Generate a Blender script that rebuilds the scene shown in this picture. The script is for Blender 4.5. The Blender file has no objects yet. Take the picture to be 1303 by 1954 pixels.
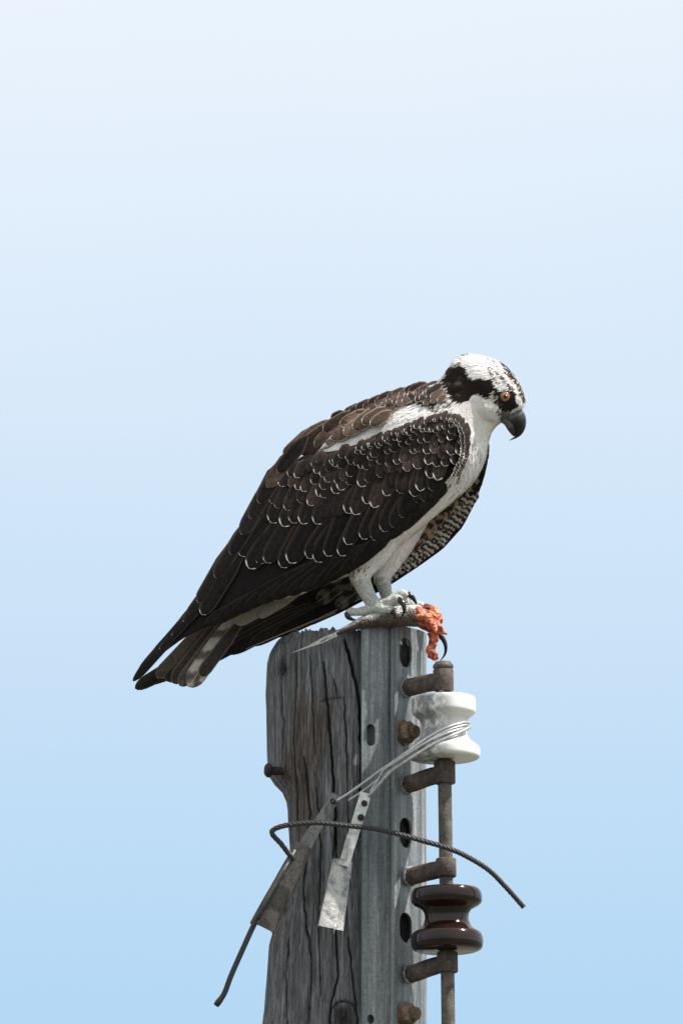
import bpy, bmesh, math, random
import numpy as np
from mathutils import Vector, Matrix, noise
from mathutils.bvhtree import BVHTree

random.seed(7)
SC = bpy.context.scene
COL = SC.collection

# ------------------------------------------------------------------ camera
S = 0.000625            # metres per photograph pixel at the pole
D = 30.0                # metres from lens to pole
EL = math.radians(10.5) # looking up
CX, CY = 651.5, 977.0
L = Vector((0, math.cos(EL), math.sin(EL)))
U = Vector((0, -math.sin(EL), math.cos(EL)))
R = Vector((1, 0, 0))
CAMPOS = Vector((0, -D * math.cos(EL), 1.65))
cam = bpy.data.cameras.new('camera')
cam.sensor_fit = 'VERTICAL'
cam.sensor_height = 24.0
cam.sensor_width = 16.0
cam.lens = 24.0 * D / (1954 * S)
cam.clip_start = 0.5
cam.clip_end = 9000
camo = bpy.data.objects.new('camera', cam)
COL.objects.link(camo)
camo.location = CAMPOS
camo.rotation_euler = (math.pi / 2 + EL, 0, 0)
SC.camera = camo

# ------------------------------------------------------------------ light
SUN = Vector((0.55, -0.11, 0.83)).normalized()    # direction towards the sun
sun_el = math.asin(SUN.z)
sun_az = math.atan2(SUN.x, SUN.y)
sl = bpy.data.lights.new('sun', 'SUN')
sl.energy = 5.0
sl.angle = math.radians(0.6)
sl.color = (1.0, 0.965, 0.92)
so = bpy.data.objects.new('sun', sl)
COL.objects.link(so)
so.rotation_euler = SUN.to_track_quat('Z', 'Y').to_euler()
so.location = (5, 0, 20)

W = bpy.data.worlds.new('World')
SC.world = W
W.use_nodes = True
wt = W.node_tree
wt.nodes.clear()
wn = wt.nodes.new
wl = wt.links.new
out = wn('ShaderNodeOutputWorld')
bg = wn('ShaderNodeBackground')
sky = wn('ShaderNodeTexSky')
sky.sky_type = 'NISHITA'
sky.sun_disc = False
sky.sun_elevation = sun_el
sky.sun_rotation = sun_az
sky.air_density = 1.0
sky.dust_density = 0.6
sky.ozone_density = 2.0
bg.inputs['Strength'].default_value = 0.104
# thin high cloud: clear near the horizon, a streaky pale veil above it
tc = wn('ShaderNodeTexCoord')
sep = wn('ShaderNodeSeparateXYZ')
wl(tc.outputs['Generated'], sep.inputs[0])
mp = wn('ShaderNodeMapping')
mp.inputs['Scale'].default_value = (5, 5, 11)
wl(tc.outputs['Generated'], mp.inputs[0])
nz = wn('ShaderNodeTexNoise')
nz.inputs['Scale'].default_value = 1.6
nz.inputs['Detail'].default_value = 4
nz.inputs['Roughness'].default_value = 0.45
wl(mp.outputs[0], nz.inputs['Vector'])
mr = wn('ShaderNodeMapRange')
mr.interpolation_type = 'SMOOTHSTEP'
mr.inputs['From Min'].default_value = 0.143
mr.inputs['From Max'].default_value = 0.225
wl(sep.outputs['Z'], mr.inputs['Value'])
mr2 = wn('ShaderNodeMapRange')
mr2.inputs['From Min'].default_value = 0.25
mr2.inputs['From Max'].default_value = 0.75
mr2.inputs['To Min'].default_value = 0.74
mr2.inputs['To Max'].default_value = 1.0
wl(nz.outputs['Fac'], mr2.inputs['Value'])
mu = wn('ShaderNodeMath')
mu.operation = 'MULTIPLY'
wl(mr.outputs[0], mu.inputs[0])
wl(mr2.outputs[0], mu.inputs[1])
mixw = wn('ShaderNodeMix')
mixw.data_type = 'RGBA'
mixw.inputs['B'].default_value = (7.75, 7.6, 7.4, 1)     # sunlit thin cloud
tint = wn('ShaderNodeMix')
tint.data_type = 'RGBA'
tint.blend_type = 'MULTIPLY'
tint.inputs[0].default_value = 1.0
tint.inputs['B'].default_value = (0.93, 1.09, 1.12, 1)
wl(sky.outputs[0], tint.inputs['A'])
wl(mu.outputs[0], mixw.inputs[0])
wl(tint.outputs['Result'], mixw.inputs['A'])
wl(mixw.outputs['Result'], bg.inputs['Color'])
wl(bg.outputs[0], out.inputs[0])

vs = SC.view_settings
vs.view_transform = 'Standard'
vs.look = 'None'
vs.exposure = 0.48
vs.gamma = 1.0
vs.use_curve_mapping = False
SC.render.engine = 'CYCLES'
SC.cycles.max_bounces = 6
SC.cycles.use_denoising = True

# ------------------------------------------------------------------ helpers
def at(px, py, d=0.0):
    """world point on the vertical plane y = d pixels that stands at pixel (px, py)"""
    v = L + R * ((px - CX) * S / D) + U * ((CY - py) * S / D)
    t = (d * S - CAMPOS.y) / v.y
    return CAMPOS + v * t

def pix(p):
    q = p - CAMPOS
    k = q.dot(L)
    return (CX + q.x / k * D / S, CY - q.dot(U) / k * D / S)

def interp(xs, x):
    if x <= xs[0][0]:
        return xs[0][1]
    for a, b in zip(xs, xs[1:]):
        if x <= b[0]:
            f = (x - a[0]) / (b[0] - a[0])
            return a[1] + (b[1] - a[1]) * f
    return xs[-1][1]

def resample(pts, n):
    pts = [Vector(p) for p in pts]
    acc = [0.0]
    for a, b in zip(pts, pts[1:]):
        acc.append(acc[-1] + (b - a).length)
    res = []
    for i in range(n):
        t = acc[-1] * i / (n - 1)
        for k in range(len(pts) - 1):
            if t <= acc[k + 1] + 1e-9:
                f = (t - acc[k]) / max(1e-9, acc[k + 1] - acc[k])
                res.append(pts[k].lerp(pts[k + 1], f))
                break
    return res

def spline(pts, n):
    """Catmull-Rom through the points"""
    pts = [Vector(p) for p in pts]
    P = [pts[0] * 2 - pts[1]] + pts + [pts[-1] * 2 - pts[-2]]
    res = []
    m = len(pts) - 1
    for i in range(n):
        t = m * i / (n - 1)
        k = min(int(t), m - 1)
        f = t - k
        a, b, c, d = P[k], P[k + 1], P[k + 2], P[k + 3]
        res.append(0.5 * ((2 * b) + (c - a) * f + (2 * a - 5 * b + 4 * c - d) * f * f + (3 * b - a - 3 * c + d) * f ** 3))
    return res

ORG = {}
class MB:
    """collects world-space shapes, then links them as ONE mesh object"""
    def __init__(self):
        self.v = []; self.f = []; self.att = {}
    def quadgrid(self, rows, closed=False, cap=False):
        b = len(self.v)
        n = len(rows[0])
        for r in rows:
            self.v.extend(r)
        for i in range(len(rows) - 1):
            for j in range(n if closed else n - 1):
                k = (j + 1) % n
                self.f.append((b + i * n + j, b + i * n + k, b + (i + 1) * n + k, b + (i + 1) * n + j))
        if cap:
            self.f.append(tuple(b + j for j in range(n))[::-1])
            e = b + (len(rows) - 1) * n
            self.f.append(tuple(e + j for j in range(n)))
    def tube(self, pts, rad, n=12, cap=True, flat=1.0):
        pts = [Vector(p) for p in pts]
        if not hasattr(rad, '__len__'):
            rad = [rad] * len(pts)
        rows = []
        t0 = (pts[1] - pts[0]).normalized()
        nrm = t0.orthogonal().normalized()
        if abs(t0.y) < 0.9:
            nrm = (Vector((0, 1, 0)) - t0 * t0.y).normalized()
        for i, p in enumerate(pts):
            t = (pts[min(i + 1, len(pts) - 1)] - pts[max(i - 1, 0)]).normalized()
            nrm = (nrm - t * nrm.dot(t)).normalized()
            bn = t.cross(nrm)
            rows.append([p + (nrm * math.cos(a) * flat + bn * math.sin(a)) * rad[i]
                         for a in (2 * math.pi * j / n for j in range(n))])
        self.quadgrid(rows, True, cap)
    def ell(self, c, r, nu=14, nv=9, rot=None):
        rows = []
        for i in range(nv + 1):
            th = math.pi * min(max(i / nv, 0.02), 0.98)
            row = []
            for j in range(nu):
                a = 2 * math.pi * j / nu
                q = Vector((r[0] * math.sin(th) * math.cos(a), r[1] * math.sin(th) * math.sin(a), r[2] * math.cos(th)))
                if rot is not None:
                    q = rot @ q
                row.append(c + q)
            rows.append(row)
        self.quadgrid(rows, True, True)
    def lathe(self, base, axis, prof, n=40):
        axis = axis.normalized()
        x = axis.orthogonal().normalized()
        y = axis.cross(x)
        rows = [[base + axis * h + (x * math.cos(a) + y * math.sin(a)) * r
                 for a in (2 * math.pi * j / n for j in range(n))] for r, h in prof]
        self.quadgrid(rows, True, True)
    def prism(self, loop_a, loop_b):
        b = len(self.v); n = len(loop_a)
        self.v.extend(loop_a); self.v.extend(loop_b)
        for j in range(n):
            k = (j + 1) % n
            self.f.append((b + j, b + k, b + n + k, b + n + j))
        self.f.append(tuple(range(b, b + n))[::-1])
        self.f.append(tuple(range(b + n, b + 2 * n)))
    def build(self, name, mat, parent=None, smooth=True, origin=None, recalc=True):
        if origin is None:
            n = len(self.v)
            origin = sum((Vector(p) for p in self.v), Vector()) / n
        me = bpy.data.meshes.new(name)
        me.from_pydata([tuple(Vector(p) - origin) for p in self.v], [], self.f)
        for k, (typ, vals) in self.att.items():
            if typ == 'UV':
                uvl = me.uv_layers.new(name='UVMap')
                for lp in me.loops:
                    uvl.data[lp.index].uv = vals[lp.vertex_index]
            elif typ == 'COLOR':
                a = me.attributes.new(k, 'FLOAT_COLOR', 'POINT')
                a.data.foreach_set('color', [c for v in vals for c in (v[0], v[1], v[2], 1.0)])
            else:
                a = me.attributes.new(k, 'FLOAT', 'POINT')
                a.data.foreach_set('value', vals)
        if recalc:
            bm = bmesh.new(); bm.from_mesh(me)
            bmesh.ops.recalc_face_normals(bm, faces=bm.faces)
            bm.to_mesh(me); bm.free()
        if smooth:
            me.polygons.foreach_set('use_smooth', [True] * len(me.polygons))
        me.materials.append(mat)
        return link(name, me, parent, origin)

def link(name, me, parent, origin):
    o = bpy.data.objects.new(name, me)
    COL.objects.link(o)
    ORG[o.name] = origin.copy()
    if parent is not None:
        o.parent = parent
        o.location = origin - ORG[parent.name]
    else:
        o.location = origin
    return o

def thing(name, label, cat, origin, group=None):
    o = bpy.data.objects.new(name, None)
    o.empty_display_size = 0.03
    COL.objects.link(o)
    o.location = origin
    ORG[o.name] = Vector(origin)
    return tag(o, label, cat, group)

def tag(o, label, cat, group=None):
    o['label'] = label; o['category'] = cat
    if group:
        o['group'] = group
    return o

def sharp(o, ang=35):
    """smooth by angle, baked into the mesh"""
    me = o.data
    bm = bmesh.new(); bm.from_mesh(me)
    for e in bm.edges:
        if len(e.link_faces) == 2 and e.calc_face_angle(0) > math.radians(ang):
            e.smooth = False
    bm.to_mesh(me); bm.free()
    return o

# ------------------------------------------------------------------ materials
class NT:
    def __init__(self, name, rough=0.6, spec=0.4, metal=0.0):
        self.m = bpy.data.materials.new(name)
        self.m.use_nodes = True
        self.t = self.m.node_tree
        self.b = self.t.nodes['Principled BSDF']
        self.b.inputs['Roughness'].default_value = rough
        self.b.inputs['Specular IOR Level'].default_value = spec
        self.b.inputs['Metallic'].default_value = metal
    def n(self, typ, **kw):
        x = self.t.nodes.new(typ)
        for k, v in kw.items():
            setattr(x, k, v)
        return x
    def l(self, a, b):
        self.t.links.new(a, b)
    def coord(self, scale=(1, 1, 1), loc=(0, 0, 0), kind='Object'):
        tc = self.n('ShaderNodeTexCoord')
        m = self.n('ShaderNodeMapping')
        m.inputs['Scale'].default_value = scale
        m.inputs['Location'].default_value = loc
        self.l(tc.outputs[kind], m.inputs[0])
        return m.outputs[0]
    def noise(self, vec, scale, detail=5, rough=0.6, dist=0.0):
        x = self.n('ShaderNodeTexNoise')
        x.inputs['Scale'].default_value = scale
        x.inputs['Detail'].default_value = detail
        x.inputs['Roughness'].default_value = rough
        x.inputs['Distortion'].default_value = dist
        self.l(vec, x.inputs['Vector'])
        return x.outputs['Fac']
    def ramp(self, fac, stops):
        x = self.n('ShaderNodeValToRGB')
        e = x.color_ramp.elements
        while len(e) < len(stops):
            e.new(0.5)
        for q, (p, c) in zip(e, stops):
            q.position = p
            q.color = (c[0], c[1], c[2], 1) if hasattr(c, '__len__') else (c, c, c, 1)
        self.l(fac, x.inputs[0])
        return x.outputs[0]
    def math(self, op, a, b=None, c=None):
        x = self.n('ShaderNodeMath', operation=op)
        for i, q in enumerate((a, b, c)):
            if q is None:
                continue
            if isinstance(q, (int, float)):
                x.inputs[i].default_value = q
            else:
                self.l(q, x.inputs[i])
        return x.outputs[0]
    def step(self, v, a, b, lo=0.0, hi=1.0):
        x = self.n('ShaderNodeMapRange', interpolation_type='SMOOTHSTEP')
        for k, q in zip(('Value', 'From Min', 'From Max', 'To Min', 'To Max'), (v, a, b, lo, hi)):
            if isinstance(q, (int, float)):
                x.inputs[k].default_value = q
            else:
                self.l(q, x.inputs[k])
        return x.outputs[0]
    def mix(self, f, a, b, mode='MIX'):
        x = self.n('ShaderNodeMix', data_type='RGBA', blend_type=mode)
        for k, q in (('Factor', f), ('A', a), ('B', b)):
            i = x.inputs[0] if k == 'Factor' else x.inputs[k]
            if isinstance(q, (int, float)):
                i.default_value = q
            elif isinstance(q, tuple):
                i.default_value = (q[0], q[1], q[2], 1)
            else:
                self.l(q, i)
        return x.outputs['Result']
    def attr(self, name):
        x = self.n('ShaderNodeAttribute')
        x.attribute_name = name
        return x
    def color(self, c):
        if isinstance(c, tuple):
            self.b.inputs['Base Color'].default_value = (c[0], c[1], c[2], 1)
        else:
            self.l(c, self.b.inputs['Base Color'])
    def bump(self, h, strength=0.4, dist=0.001):
        x = self.n('ShaderNodeBump')
        x.inputs['Strength'].default_value = strength
        x.inputs['Distance'].default_value = dist
        self.l(h, x.inputs['Height'])
        self.l(x.outputs[0], self.b.inputs['Normal'])

def m_wood():
    t = NT('weathered_wood', 0.9, 0.2)
    a = t.noise(t.coord((150, 150, 8)), 1.0, 10, 0.78, 0.5)
    b = t.noise(t.coord((520, 520, 34), (3, 1, 0)), 1.0, 6, 0.7, 0.6)
    c = t.noise(t.coord((9, 9, 4), (0, 5, 2)), 1.0, 3, 0.5)
    base = t.ramp(a, [(0.30, (0.045, 0.041, 0.041)), (0.42, (0.125, 0.123, 0.128)), (0.53, (0.205, 0.208, 0.222)), (0.66, (0.385, 0.405, 0.445))])
    fine = t.ramp(b, [(0.34, 0.42), (0.5, 1.0), (0.68, 1.5)])
    col = t.mix(1.0, base, fine, 'MULTIPLY')
    brown = t.mix(1.0, col, (0.72, 0.62, 0.54), 'MULTIPLY')
    f = t.step(c, 0.50, 0.66)
    col = t.mix(f, col, brown)
    k = t.attr('check').outputs['Fac']
    col = t.mix(k, col, (0.012, 0.010, 0.009))
    t.color(col)
    t.bump(t.math('ADD', a, t.math('MULTIPLY', b, 0.5)), 1.0, 0.006)
    return t.m

def m_steel():
    t = NT('galvanized_steel', 0.5, 0.4, 0.08)
    a = t.noise(t.coord((75, 75, 4)), 1.0, 6, 0.68)
    b = t.noise(t.coord((300, 300, 300)), 1.0, 3, 0.6)
    c = t.noise(t.coord((160, 160, 22), (4, 2, 1)), 1.0, 5, 0.7)
    col = t.ramp(a, [(0.34, (0.06, 0.066, 0.073)), (0.46, (0.145, 0.158, 0.168)), (0.57, (0.24, 0.253, 0.262)), (0.70, (0.43, 0.44, 0.44))])
    col = t.mix(1.0, col, t.ramp(b, [(0.3, 0.72), (0.7, 1.2)]), 'MULTIPLY')
    col = t.mix(t.step(c, 0.63, 0.72), col, (0.13, 0.07, 0.045))
    col = t.mix(t.step(c, 0.36, 0.27, 0, 0.6), col, (0.08, 0.08, 0.085))
    t.color(col)
    t.l(t.ramp(a, [(0.3, 0.42), (0.7, 0.62)]), t.b.inputs['Roughness'])
    t.bump(t.math('ADD', b, c), 0.25, 0.0015)
    return t.m

def m_rust(name, base, dark, seed=0):
    t = NT(name, 0.75, 0.3, 0.15)
    a = t.noise(t.coord((70, 70, 70), (seed, 0, 0)), 1.0, 6, 0.65)
    b = t.noise(t.coord((420, 420, 420)), 1.0, 3, 0.6)
    col = t.ramp(a, [(0.3, dark), (0.62, base), (0.8, tuple(min(1, q * 1.7) for q in base))])
    col = t.mix(1.0, col, t.ramp(b, [(0.3, 0.7), (0.7, 1.2)]), 'MULTIPLY')
    t.color(col)
    t.bump(t.math('ADD', a, b), 0.5, 0.0015)
    return t.m

def m_clamp(name, light, dark, rough):
    t = NT(name, rough, 0.5, 0.45)
    a = t.noise(t.coord((55, 55, 40)), 1.0, 6, 0.65, 0.6)
    b = t.noise(t.coord((350, 350, 350)), 1.0, 3, 0.6)
    col = t.ramp(a, [(0.36, dark), (0.50, light), (0.7, tuple(min(0.9, q * 1.25) for q in light))])
    col = t.mix(1.0, col, t.ramp(b, [(0.3, 0.8), (0.7, 1.1)]), 'MULTIPLY')
    t.color(col)
    t.bump(t.math('ADD', a, t.math('MULTIPLY', b, 0.4)), 0.4, 0.003)
    return t.m

def m_white_glaze():
    t = NT('white_porcelain', 0.22, 0.5)
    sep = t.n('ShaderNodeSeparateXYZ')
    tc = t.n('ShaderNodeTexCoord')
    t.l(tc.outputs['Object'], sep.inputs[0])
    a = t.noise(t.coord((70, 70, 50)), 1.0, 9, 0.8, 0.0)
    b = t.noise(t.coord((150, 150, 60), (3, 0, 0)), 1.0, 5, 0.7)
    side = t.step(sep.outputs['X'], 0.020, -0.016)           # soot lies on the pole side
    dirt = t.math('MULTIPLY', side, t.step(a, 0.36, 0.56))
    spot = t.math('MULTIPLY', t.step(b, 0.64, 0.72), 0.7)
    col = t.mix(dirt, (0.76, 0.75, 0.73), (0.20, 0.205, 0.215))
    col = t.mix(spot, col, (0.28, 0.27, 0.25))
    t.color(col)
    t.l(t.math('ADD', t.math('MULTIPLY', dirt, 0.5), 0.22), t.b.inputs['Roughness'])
    return t.m

def m_brown_glaze():
    t = NT('brown_porcelain', 0.12, 0.4)
    a = t.noise(t.coord((30, 30, 60)), 1.0, 4, 0.6)
    col = t.ramp(a, [(0.35, (0.008, 0.004, 0.0035)), (0.65, (0.024, 0.009, 0.007))])
    t.color(col)
    return t.m

def m_feather():
    """brown feather: paler shaft and margin, white crescent at the tip"""
    t = NT('brown_feather', 0.7, 0.10)
    e = t.attr('edge').outputs['Fac']        # pixels in from the outline
    td = t.attr('tipd').outputs['Fac']       # pixels back from the tip
    tw = t.attr('tipw').outputs['Fac']       # width of the white tip
    pm = t.attr('margin').outputs['Fac']     # strength of the pale margin
    u = t.attr('across').outputs['Fac']
    tint = t.attr('tint').outputs['Color']
    nz = t.noise(t.coord((900, 900, 900)), 1.0, 3, 0.6)
    n2 = t.noise(t.coord((160, 160, 160)), 1.0, 3, 0.6)
    col = t.mix(1.0, tint, t.ramp(n2, [(0.3, 0.65), (0.7, 1.35)]), 'MULTIPLY')
    ue = t.math('ABSOLUTE', u)
    cb = t.n('ShaderNodeCombineXYZ')
    t.l(t.math('ADD', t.math('MULTIPLY', td, 0.42), t.math('MULTIPLY', ue, 4.0)), cb.inputs[0])
    t.l(t.math('MULTIPLY', u, 0.9), cb.inputs[1])
    barb = t.noise(cb.outputs[0], 1.0, 3, 0.7)
    col = t.mix(1.0, col, t.ramp(barb, [(0.3, 0.6), (0.7, 1.5)]), 'MULTIPLY')
    shaft = t.step(ue, 0.10, 0.0, 0, 0.10)
    col = t.mix(shaft, col, (0.10, 0.075, 0.06))
    soft = t.math('MULTIPLY', t.step(e, 9.0, 0.0), t.math('MULTIPLY', t.step(u, -0.6, 0.9, 0.0, 0.38), t.step(tw, 0.2, 0.6)))
    col = t.mix(soft, col, (0.075, 0.054, 0.043))
    mg = t.math('MULTIPLY', t.step(e, 3.2, 0.3), pm)
    col = t.mix(mg, col, (0.40, 0.30, 0.23))
    jig = t.math('ADD', e, t.math('MULTIPLY', t.math('SUBTRACT', nz, 0.5), 2.2))
    reach = t.math('ADD', 1.95, t.math('MULTIPLY', u, 0.55))
    lim = t.math('MULTIPLY', tw, reach)
    wm = t.math('MULTIPLY', t.step(jig, tw, t.math('MULTIPLY', tw, 0.55)), t.step(td, lim, t.math('MULTIPLY', lim, 0.45)))
    wm = t.math('MULTIPLY', wm, t.step(tw, 0.2, 0.6))
    col = t.mix(wm, col, (0.80, 0.76, 0.72))
    t.color(col)
    return t.m

def m_barred(name, pale, dark, period, duty, warp=1.2, soft=0.35):
    """feather with dark cross bars"""
    t = NT(name, 0.7, 0.2)
    td = t.attr('tipd').outputs['Fac']
    u = t.attr('across').outputs['Fac']
    n = t.noise(t.coord((200, 200, 200)), 1.0, 3, 0.6)
    ph = t.math('ADD', t.math('MULTIPLY', td, 2 * math.pi / period), t.math('MULTIPLY', n, warp * 2))
    ph = t.math('ADD', ph, t.math('MULTIPLY', t.math('ABSOLUTE', u), 2.0))
    s = t.math('SINE', ph)
    f = t.step(s, duty - soft, duty + soft)
    col = t.mix(f, dark, pale)
    col = t.mix(1.0, col, t.ramp(n, [(0.3, 0.75), (0.7, 1.2)]), 'MULTIPLY')
    col = t.mix(t.step(t.math('ABSOLUTE', u), 0.09, 0.0, 0, 0.7), col, (0.42, 0.36, 0.28))
    t.color(col)
    return t.m

def m_vcol(name, rough, spec=0.25, noise_amp=0.25, scale=500, bump=0.0):
    t = NT(name, rough, spec)
    c = t.attr('pcol').outputs['Color']
    n = t.noise(t.coord((scale, scale, scale)), 1.0, 4, 0.65)
    col = t.mix(1.0, c, t.ramp(n, [(0.3, 1 - noise_amp), (0.7, 1 + noise_amp)]), 'MULTIPLY')
    t.color(col)
    if bump:
        t.bump(n, bump, 0.001)
    return t.m

def m_body():
    t = NT('plumage_and_scaly_skin', 0.78, 0.2)
    c = t.attr('pcol').outputs['Color']
    k = t.attr('skin').outputs['Fac']
    n = t.noise(t.coord((420, 420, 420)), 1.0, 4, 0.65)
    vo = t.n('ShaderNodeTexVoronoi')
    vo.inputs['Scale'].default_value = 480
    t.l(t.coord((1, 1, 1.25)), vo.inputs['Vector'])
    sc = t.ramp(vo.outputs['Distance'], [(0.15, 1.10), (0.62, 0.74)])
    col = t.mix(1.0, c, t.ramp(n, [(0.3, 0.8), (0.7, 1.2)]), 'MULTIPLY')
    col = t.mix(k, col, t.mix(1.0, col, sc, 'MULTIPLY'))
    t.color(col)
    h = t.math('ADD', n, t.math('MULTIPLY', t.math('MULTIPLY', vo.outputs['Distance'], k), -1.6))
    t.bump(h, 0.7, 0.0012)
    return t.m

def m_flesh():
    t = NT('raw_fish_flesh', 0.42, 0.4)
    a = t.noise(t.coord((95, 95, 70)), 1.0, 5, 0.65)
    b = t.noise(t.coord((380, 380, 380)), 1.0, 4, 0.6)
    col = t.ramp(a, [(0.38, (0.08, 0.009, 0.007)), (0.48, (0.40, 0.075, 0.028)), (0.60, (0.66, 0.21, 0.085)), (0.74, (0.76, 0.44, 0.30))])
    col = t.mix(t.step(b, 0.6, 0.75, 0, 0.5), col, (0.80, 0.52, 0.40))
    t.color(col)
    t.b.inputs['Subsurface Weight'].default_value = 0.25
    t.b.inputs['Subsurface Radius'].default_value = (0.006, 0.002, 0.001)
    t.bump(b, 0.4, 0.002)
    return t.m

def m_fish():
    t = NT('fish_skin', 0.5, 0.3)
    c = t.attr('pcol').outputs['Color']
    a = t.noise(t.coord((120, 120, 160)), 1.0, 5, 0.7)
    vo = t.n('ShaderNodeTexVoronoi')
    vo.inputs['Scale'].default_value = 420
    t.l(t.coord(), vo.inputs['Vector'])
    b = vo.outputs['Distance']
    c = t.mix(1.0, c, t.ramp(b, [(0.1, 1.2), (0.6, 0.75)]), 'MULTIPLY')
    col = t.mix(1.0, c, t.ramp(a, [(0.3, 0.25), (0.7, 1.6)]), 'MULTIPLY')
    t.color(col)
    t.bump(t.math('ADD', t.math('MULTIPLY', b, -1.0), a), 0.6, 0.003)
    return t.m

def m_plain(name, c, rough, spec=0.4, metal=0.0, nscale=250, amp=0.25):
    t = NT(name, rough, spec, metal)
    n = t.noise(t.coord((nscale, nscale, nscale)), 1.0, 4, 0.6)
    t.color(t.mix(1.0, c, t.ramp(n, [(0.3, 1 - amp), (0.7, 1 + amp)]), 'MULTIPLY'))
    return t.m

def m_iris():
    t = NT('orange_iris', 0.06, 0.6)
    c = t.attr('pcol').outputs['Color']
    n = t.noise(t.coord((900, 900, 900)), 1.0, 3, 0.6)
    t.color(t.mix(1.0, c, t.ramp(n, [(0.3, 0.75), (0.7, 1.2)]), 'MULTIPLY'))
    t.b.inputs['Coat Weight'].default_value = 1.0
    t.b.inputs['Coat Roughness'].default_value = 0.02
    return t.m

def m_ground():
    t = NT('dry_grass', 0.95, 0.1)
    a = t.noise(t.coord((0.15, 0.15, 0.15)), 1.0, 6, 0.6)
    b = t.noise(t.coord((9, 9, 9)), 1.0, 5, 0.7)
    col = t.ramp(a, [(0.3, (0.085, 0.085, 0.065)), (0.55, (0.135, 0.13, 0.105)), (0.75, (0.19, 0.18, 0.155))])
    col = t.mix(1.0, col, t.ramp(b, [(0.3, 0.6), (0.7, 1.35)]), 'MULTIPLY')
    t.color(col)
    t.bump(b, 0.8, 0.05)
    return t.m

WOOD = m_wood(); STEEL = m_steel()
ARM = m_rust('rusty_forged_iron', (0.13, 0.103, 0.086), (0.04, 0.033, 0.030))
RODM = m_rust('rusty_rod', (0.17, 0.145, 0.125), (0.055, 0.048, 0.045), 4)
BOLTM = m_rust('rusty_bolt', (0.26, 0.18, 0.125), (0.06, 0.036, 0.026), 9)
DARKBOLT = m_rust('dark_rusty_bolt', (0.045, 0.032, 0.028), (0.015, 0.012, 0.012), 2)
CLAMP_D = m_clamp('dull_dark_metal', (0.082, 0.075, 0.068), (0.040, 0.035, 0.032), 0.6)
CLAMP_L = m_clamp('bright_scuffed_metal', (0.43, 0.42, 0.40), (0.13, 0.14, 0.15), 0.42)
STRAP_L = m_clamp('bright_metal_strap', (0.66, 0.65, 0.63), (0.45, 0.45, 0.46), 0.35)
STRAP_D = m_clamp('grey_metal_strap', (0.13, 0.13, 0.13), (0.06, 0.058, 0.056), 0.5)
WIREM = m_plain('grey_steel_wire', (0.42, 0.42, 0.43), 0.38, 0.5, 0.5)
CABLE = m_plain('tarnished_stranded_cable', (0.055, 0.055, 0.056), 0.45, 0.5, 0.4)
BLACKC = m_plain('black_cable_jacket', (0.018, 0.018, 0.020), 0.5, 0.4)
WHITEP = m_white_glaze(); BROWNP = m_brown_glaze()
FEATHER = m_feather()
UNDER = m_barred('barred_underwing_feather', (0.27, 0.195, 0.13), (0.028, 0.020, 0.017), 23, 0.15, 2.6)
UNDERW = m_barred('pale_barred_underwing_feather', (0.42, 0.38, 0.33), (0.022, 0.018, 0.016), 11, 0.15, 0.6)
TAILP = m_barred('pale_barred_tail_feather', (0.40, 0.37, 0.335), (0.10, 0.085, 0.075), 50, -0.25, 1.6, 0.7)
FLANK = m_barred('mottled_flank_feather', (0.13, 0.115, 0.105), (0.022, 0.018, 0.017), 40, 0.2, 3.0, 0.8)
PLUME = m_vcol('plumage', 0.9, 0.12, 0.18, 600)
BODYM = m_body()
BEAKM = m_vcol('beak_horn', 0.33, 0.3, 0.15, 300)
TALONM = m_plain('black_talon', (0.008, 0.008, 0.009), 0.22, 0.5)
IRIS = m_iris()
PUPIL = m_plain('black_pupil', (0.003, 0.003, 0.003), 0.05, 0.6)
FLESH = m_flesh(); FISHM = m_fish()
DARKSHELL = m_plain('dark_wing_skin', (0.012, 0.010, 0.010), 0.8, 0.1)
GROUND = m_ground()

# ------------------------------------------------------------------ ground
g = MB()
gr = []
for r in (0.0, 8, 30, 120, 600, 2500, 6000):
    gr.append([Vector((r * math.cos(a), r * math.sin(a), 0)) for a in (2 * math.pi * j / 48 for j in range(48))])
g.quadgrid(gr, True)
go = g.build('ground', GROUND, None, True, Vector((0, 0, 0)))
go['kind'] = 'structure'

# ------------------------------------------------------------------ utility pole
PCX, PR = 655.0, 147.0
XL = [(1203, 535), (1209, 526), (1222, 516), (1240, 511), (1262, 510), (1300, 508), (1400, 510), (1455, 513), (1470, 523),
      (1486, 539), (1505, 547), (1525, 551), (1560, 552), (1620, 555), (1680, 546), (1740, 527), (1780, 516), (1880, 508), (1960, 498), (2200, 492)]
CRACKS = [  # polyline in photo pixels, half width, depth
    ([(1262, 616), (1275, 617), (1335, 623), (1420, 631), (1503, 636), (1560, 640), (1640, 636)], 3.4, 16),
    ([(1222, 657), (1260, 668), (1300, 679), (1345, 687), (1450, 690), (1600, 688)], 4.6, 20),
    ([(1440, 580), (1475, 584), (1550, 592), (1620, 588), (1690, 578), (1760, 584), (1836, 594), (1960, 588)], 2.8, 12),
    ([(1560, 640), (1700, 642), (1780, 640), (1860, 645), (1925, 630), (1970, 628)], 2.6, 11),
    ([(1295, 636), (1310, 640), (1332, 644)], 2.2, 9),
    ([(1230, 563), (1290, 566), (1400, 559), (1500, 566), (1600, 570)], 2.0, 6),
    ([(1330, 656), (1420, 661), (1560, 664), (1700, 668)], 1.9, 6),
    ([(1500, 604), (1620, 612), (1760, 608), (1900, 612)], 1.9, 6),
    ([(1240, 540), (1300, 537), (1380, 541), (1450, 538)], 1.8, 5),
    ([(1780, 552), (1860, 546), (1960, 548)], 1.8, 6),
    ([(1790, 664), (1860, 672), (1960, 684)], 2.4, 9),
    ([(1245, 590), (1330, 596), (1440, 602)], 1.6, 5),
]
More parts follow.
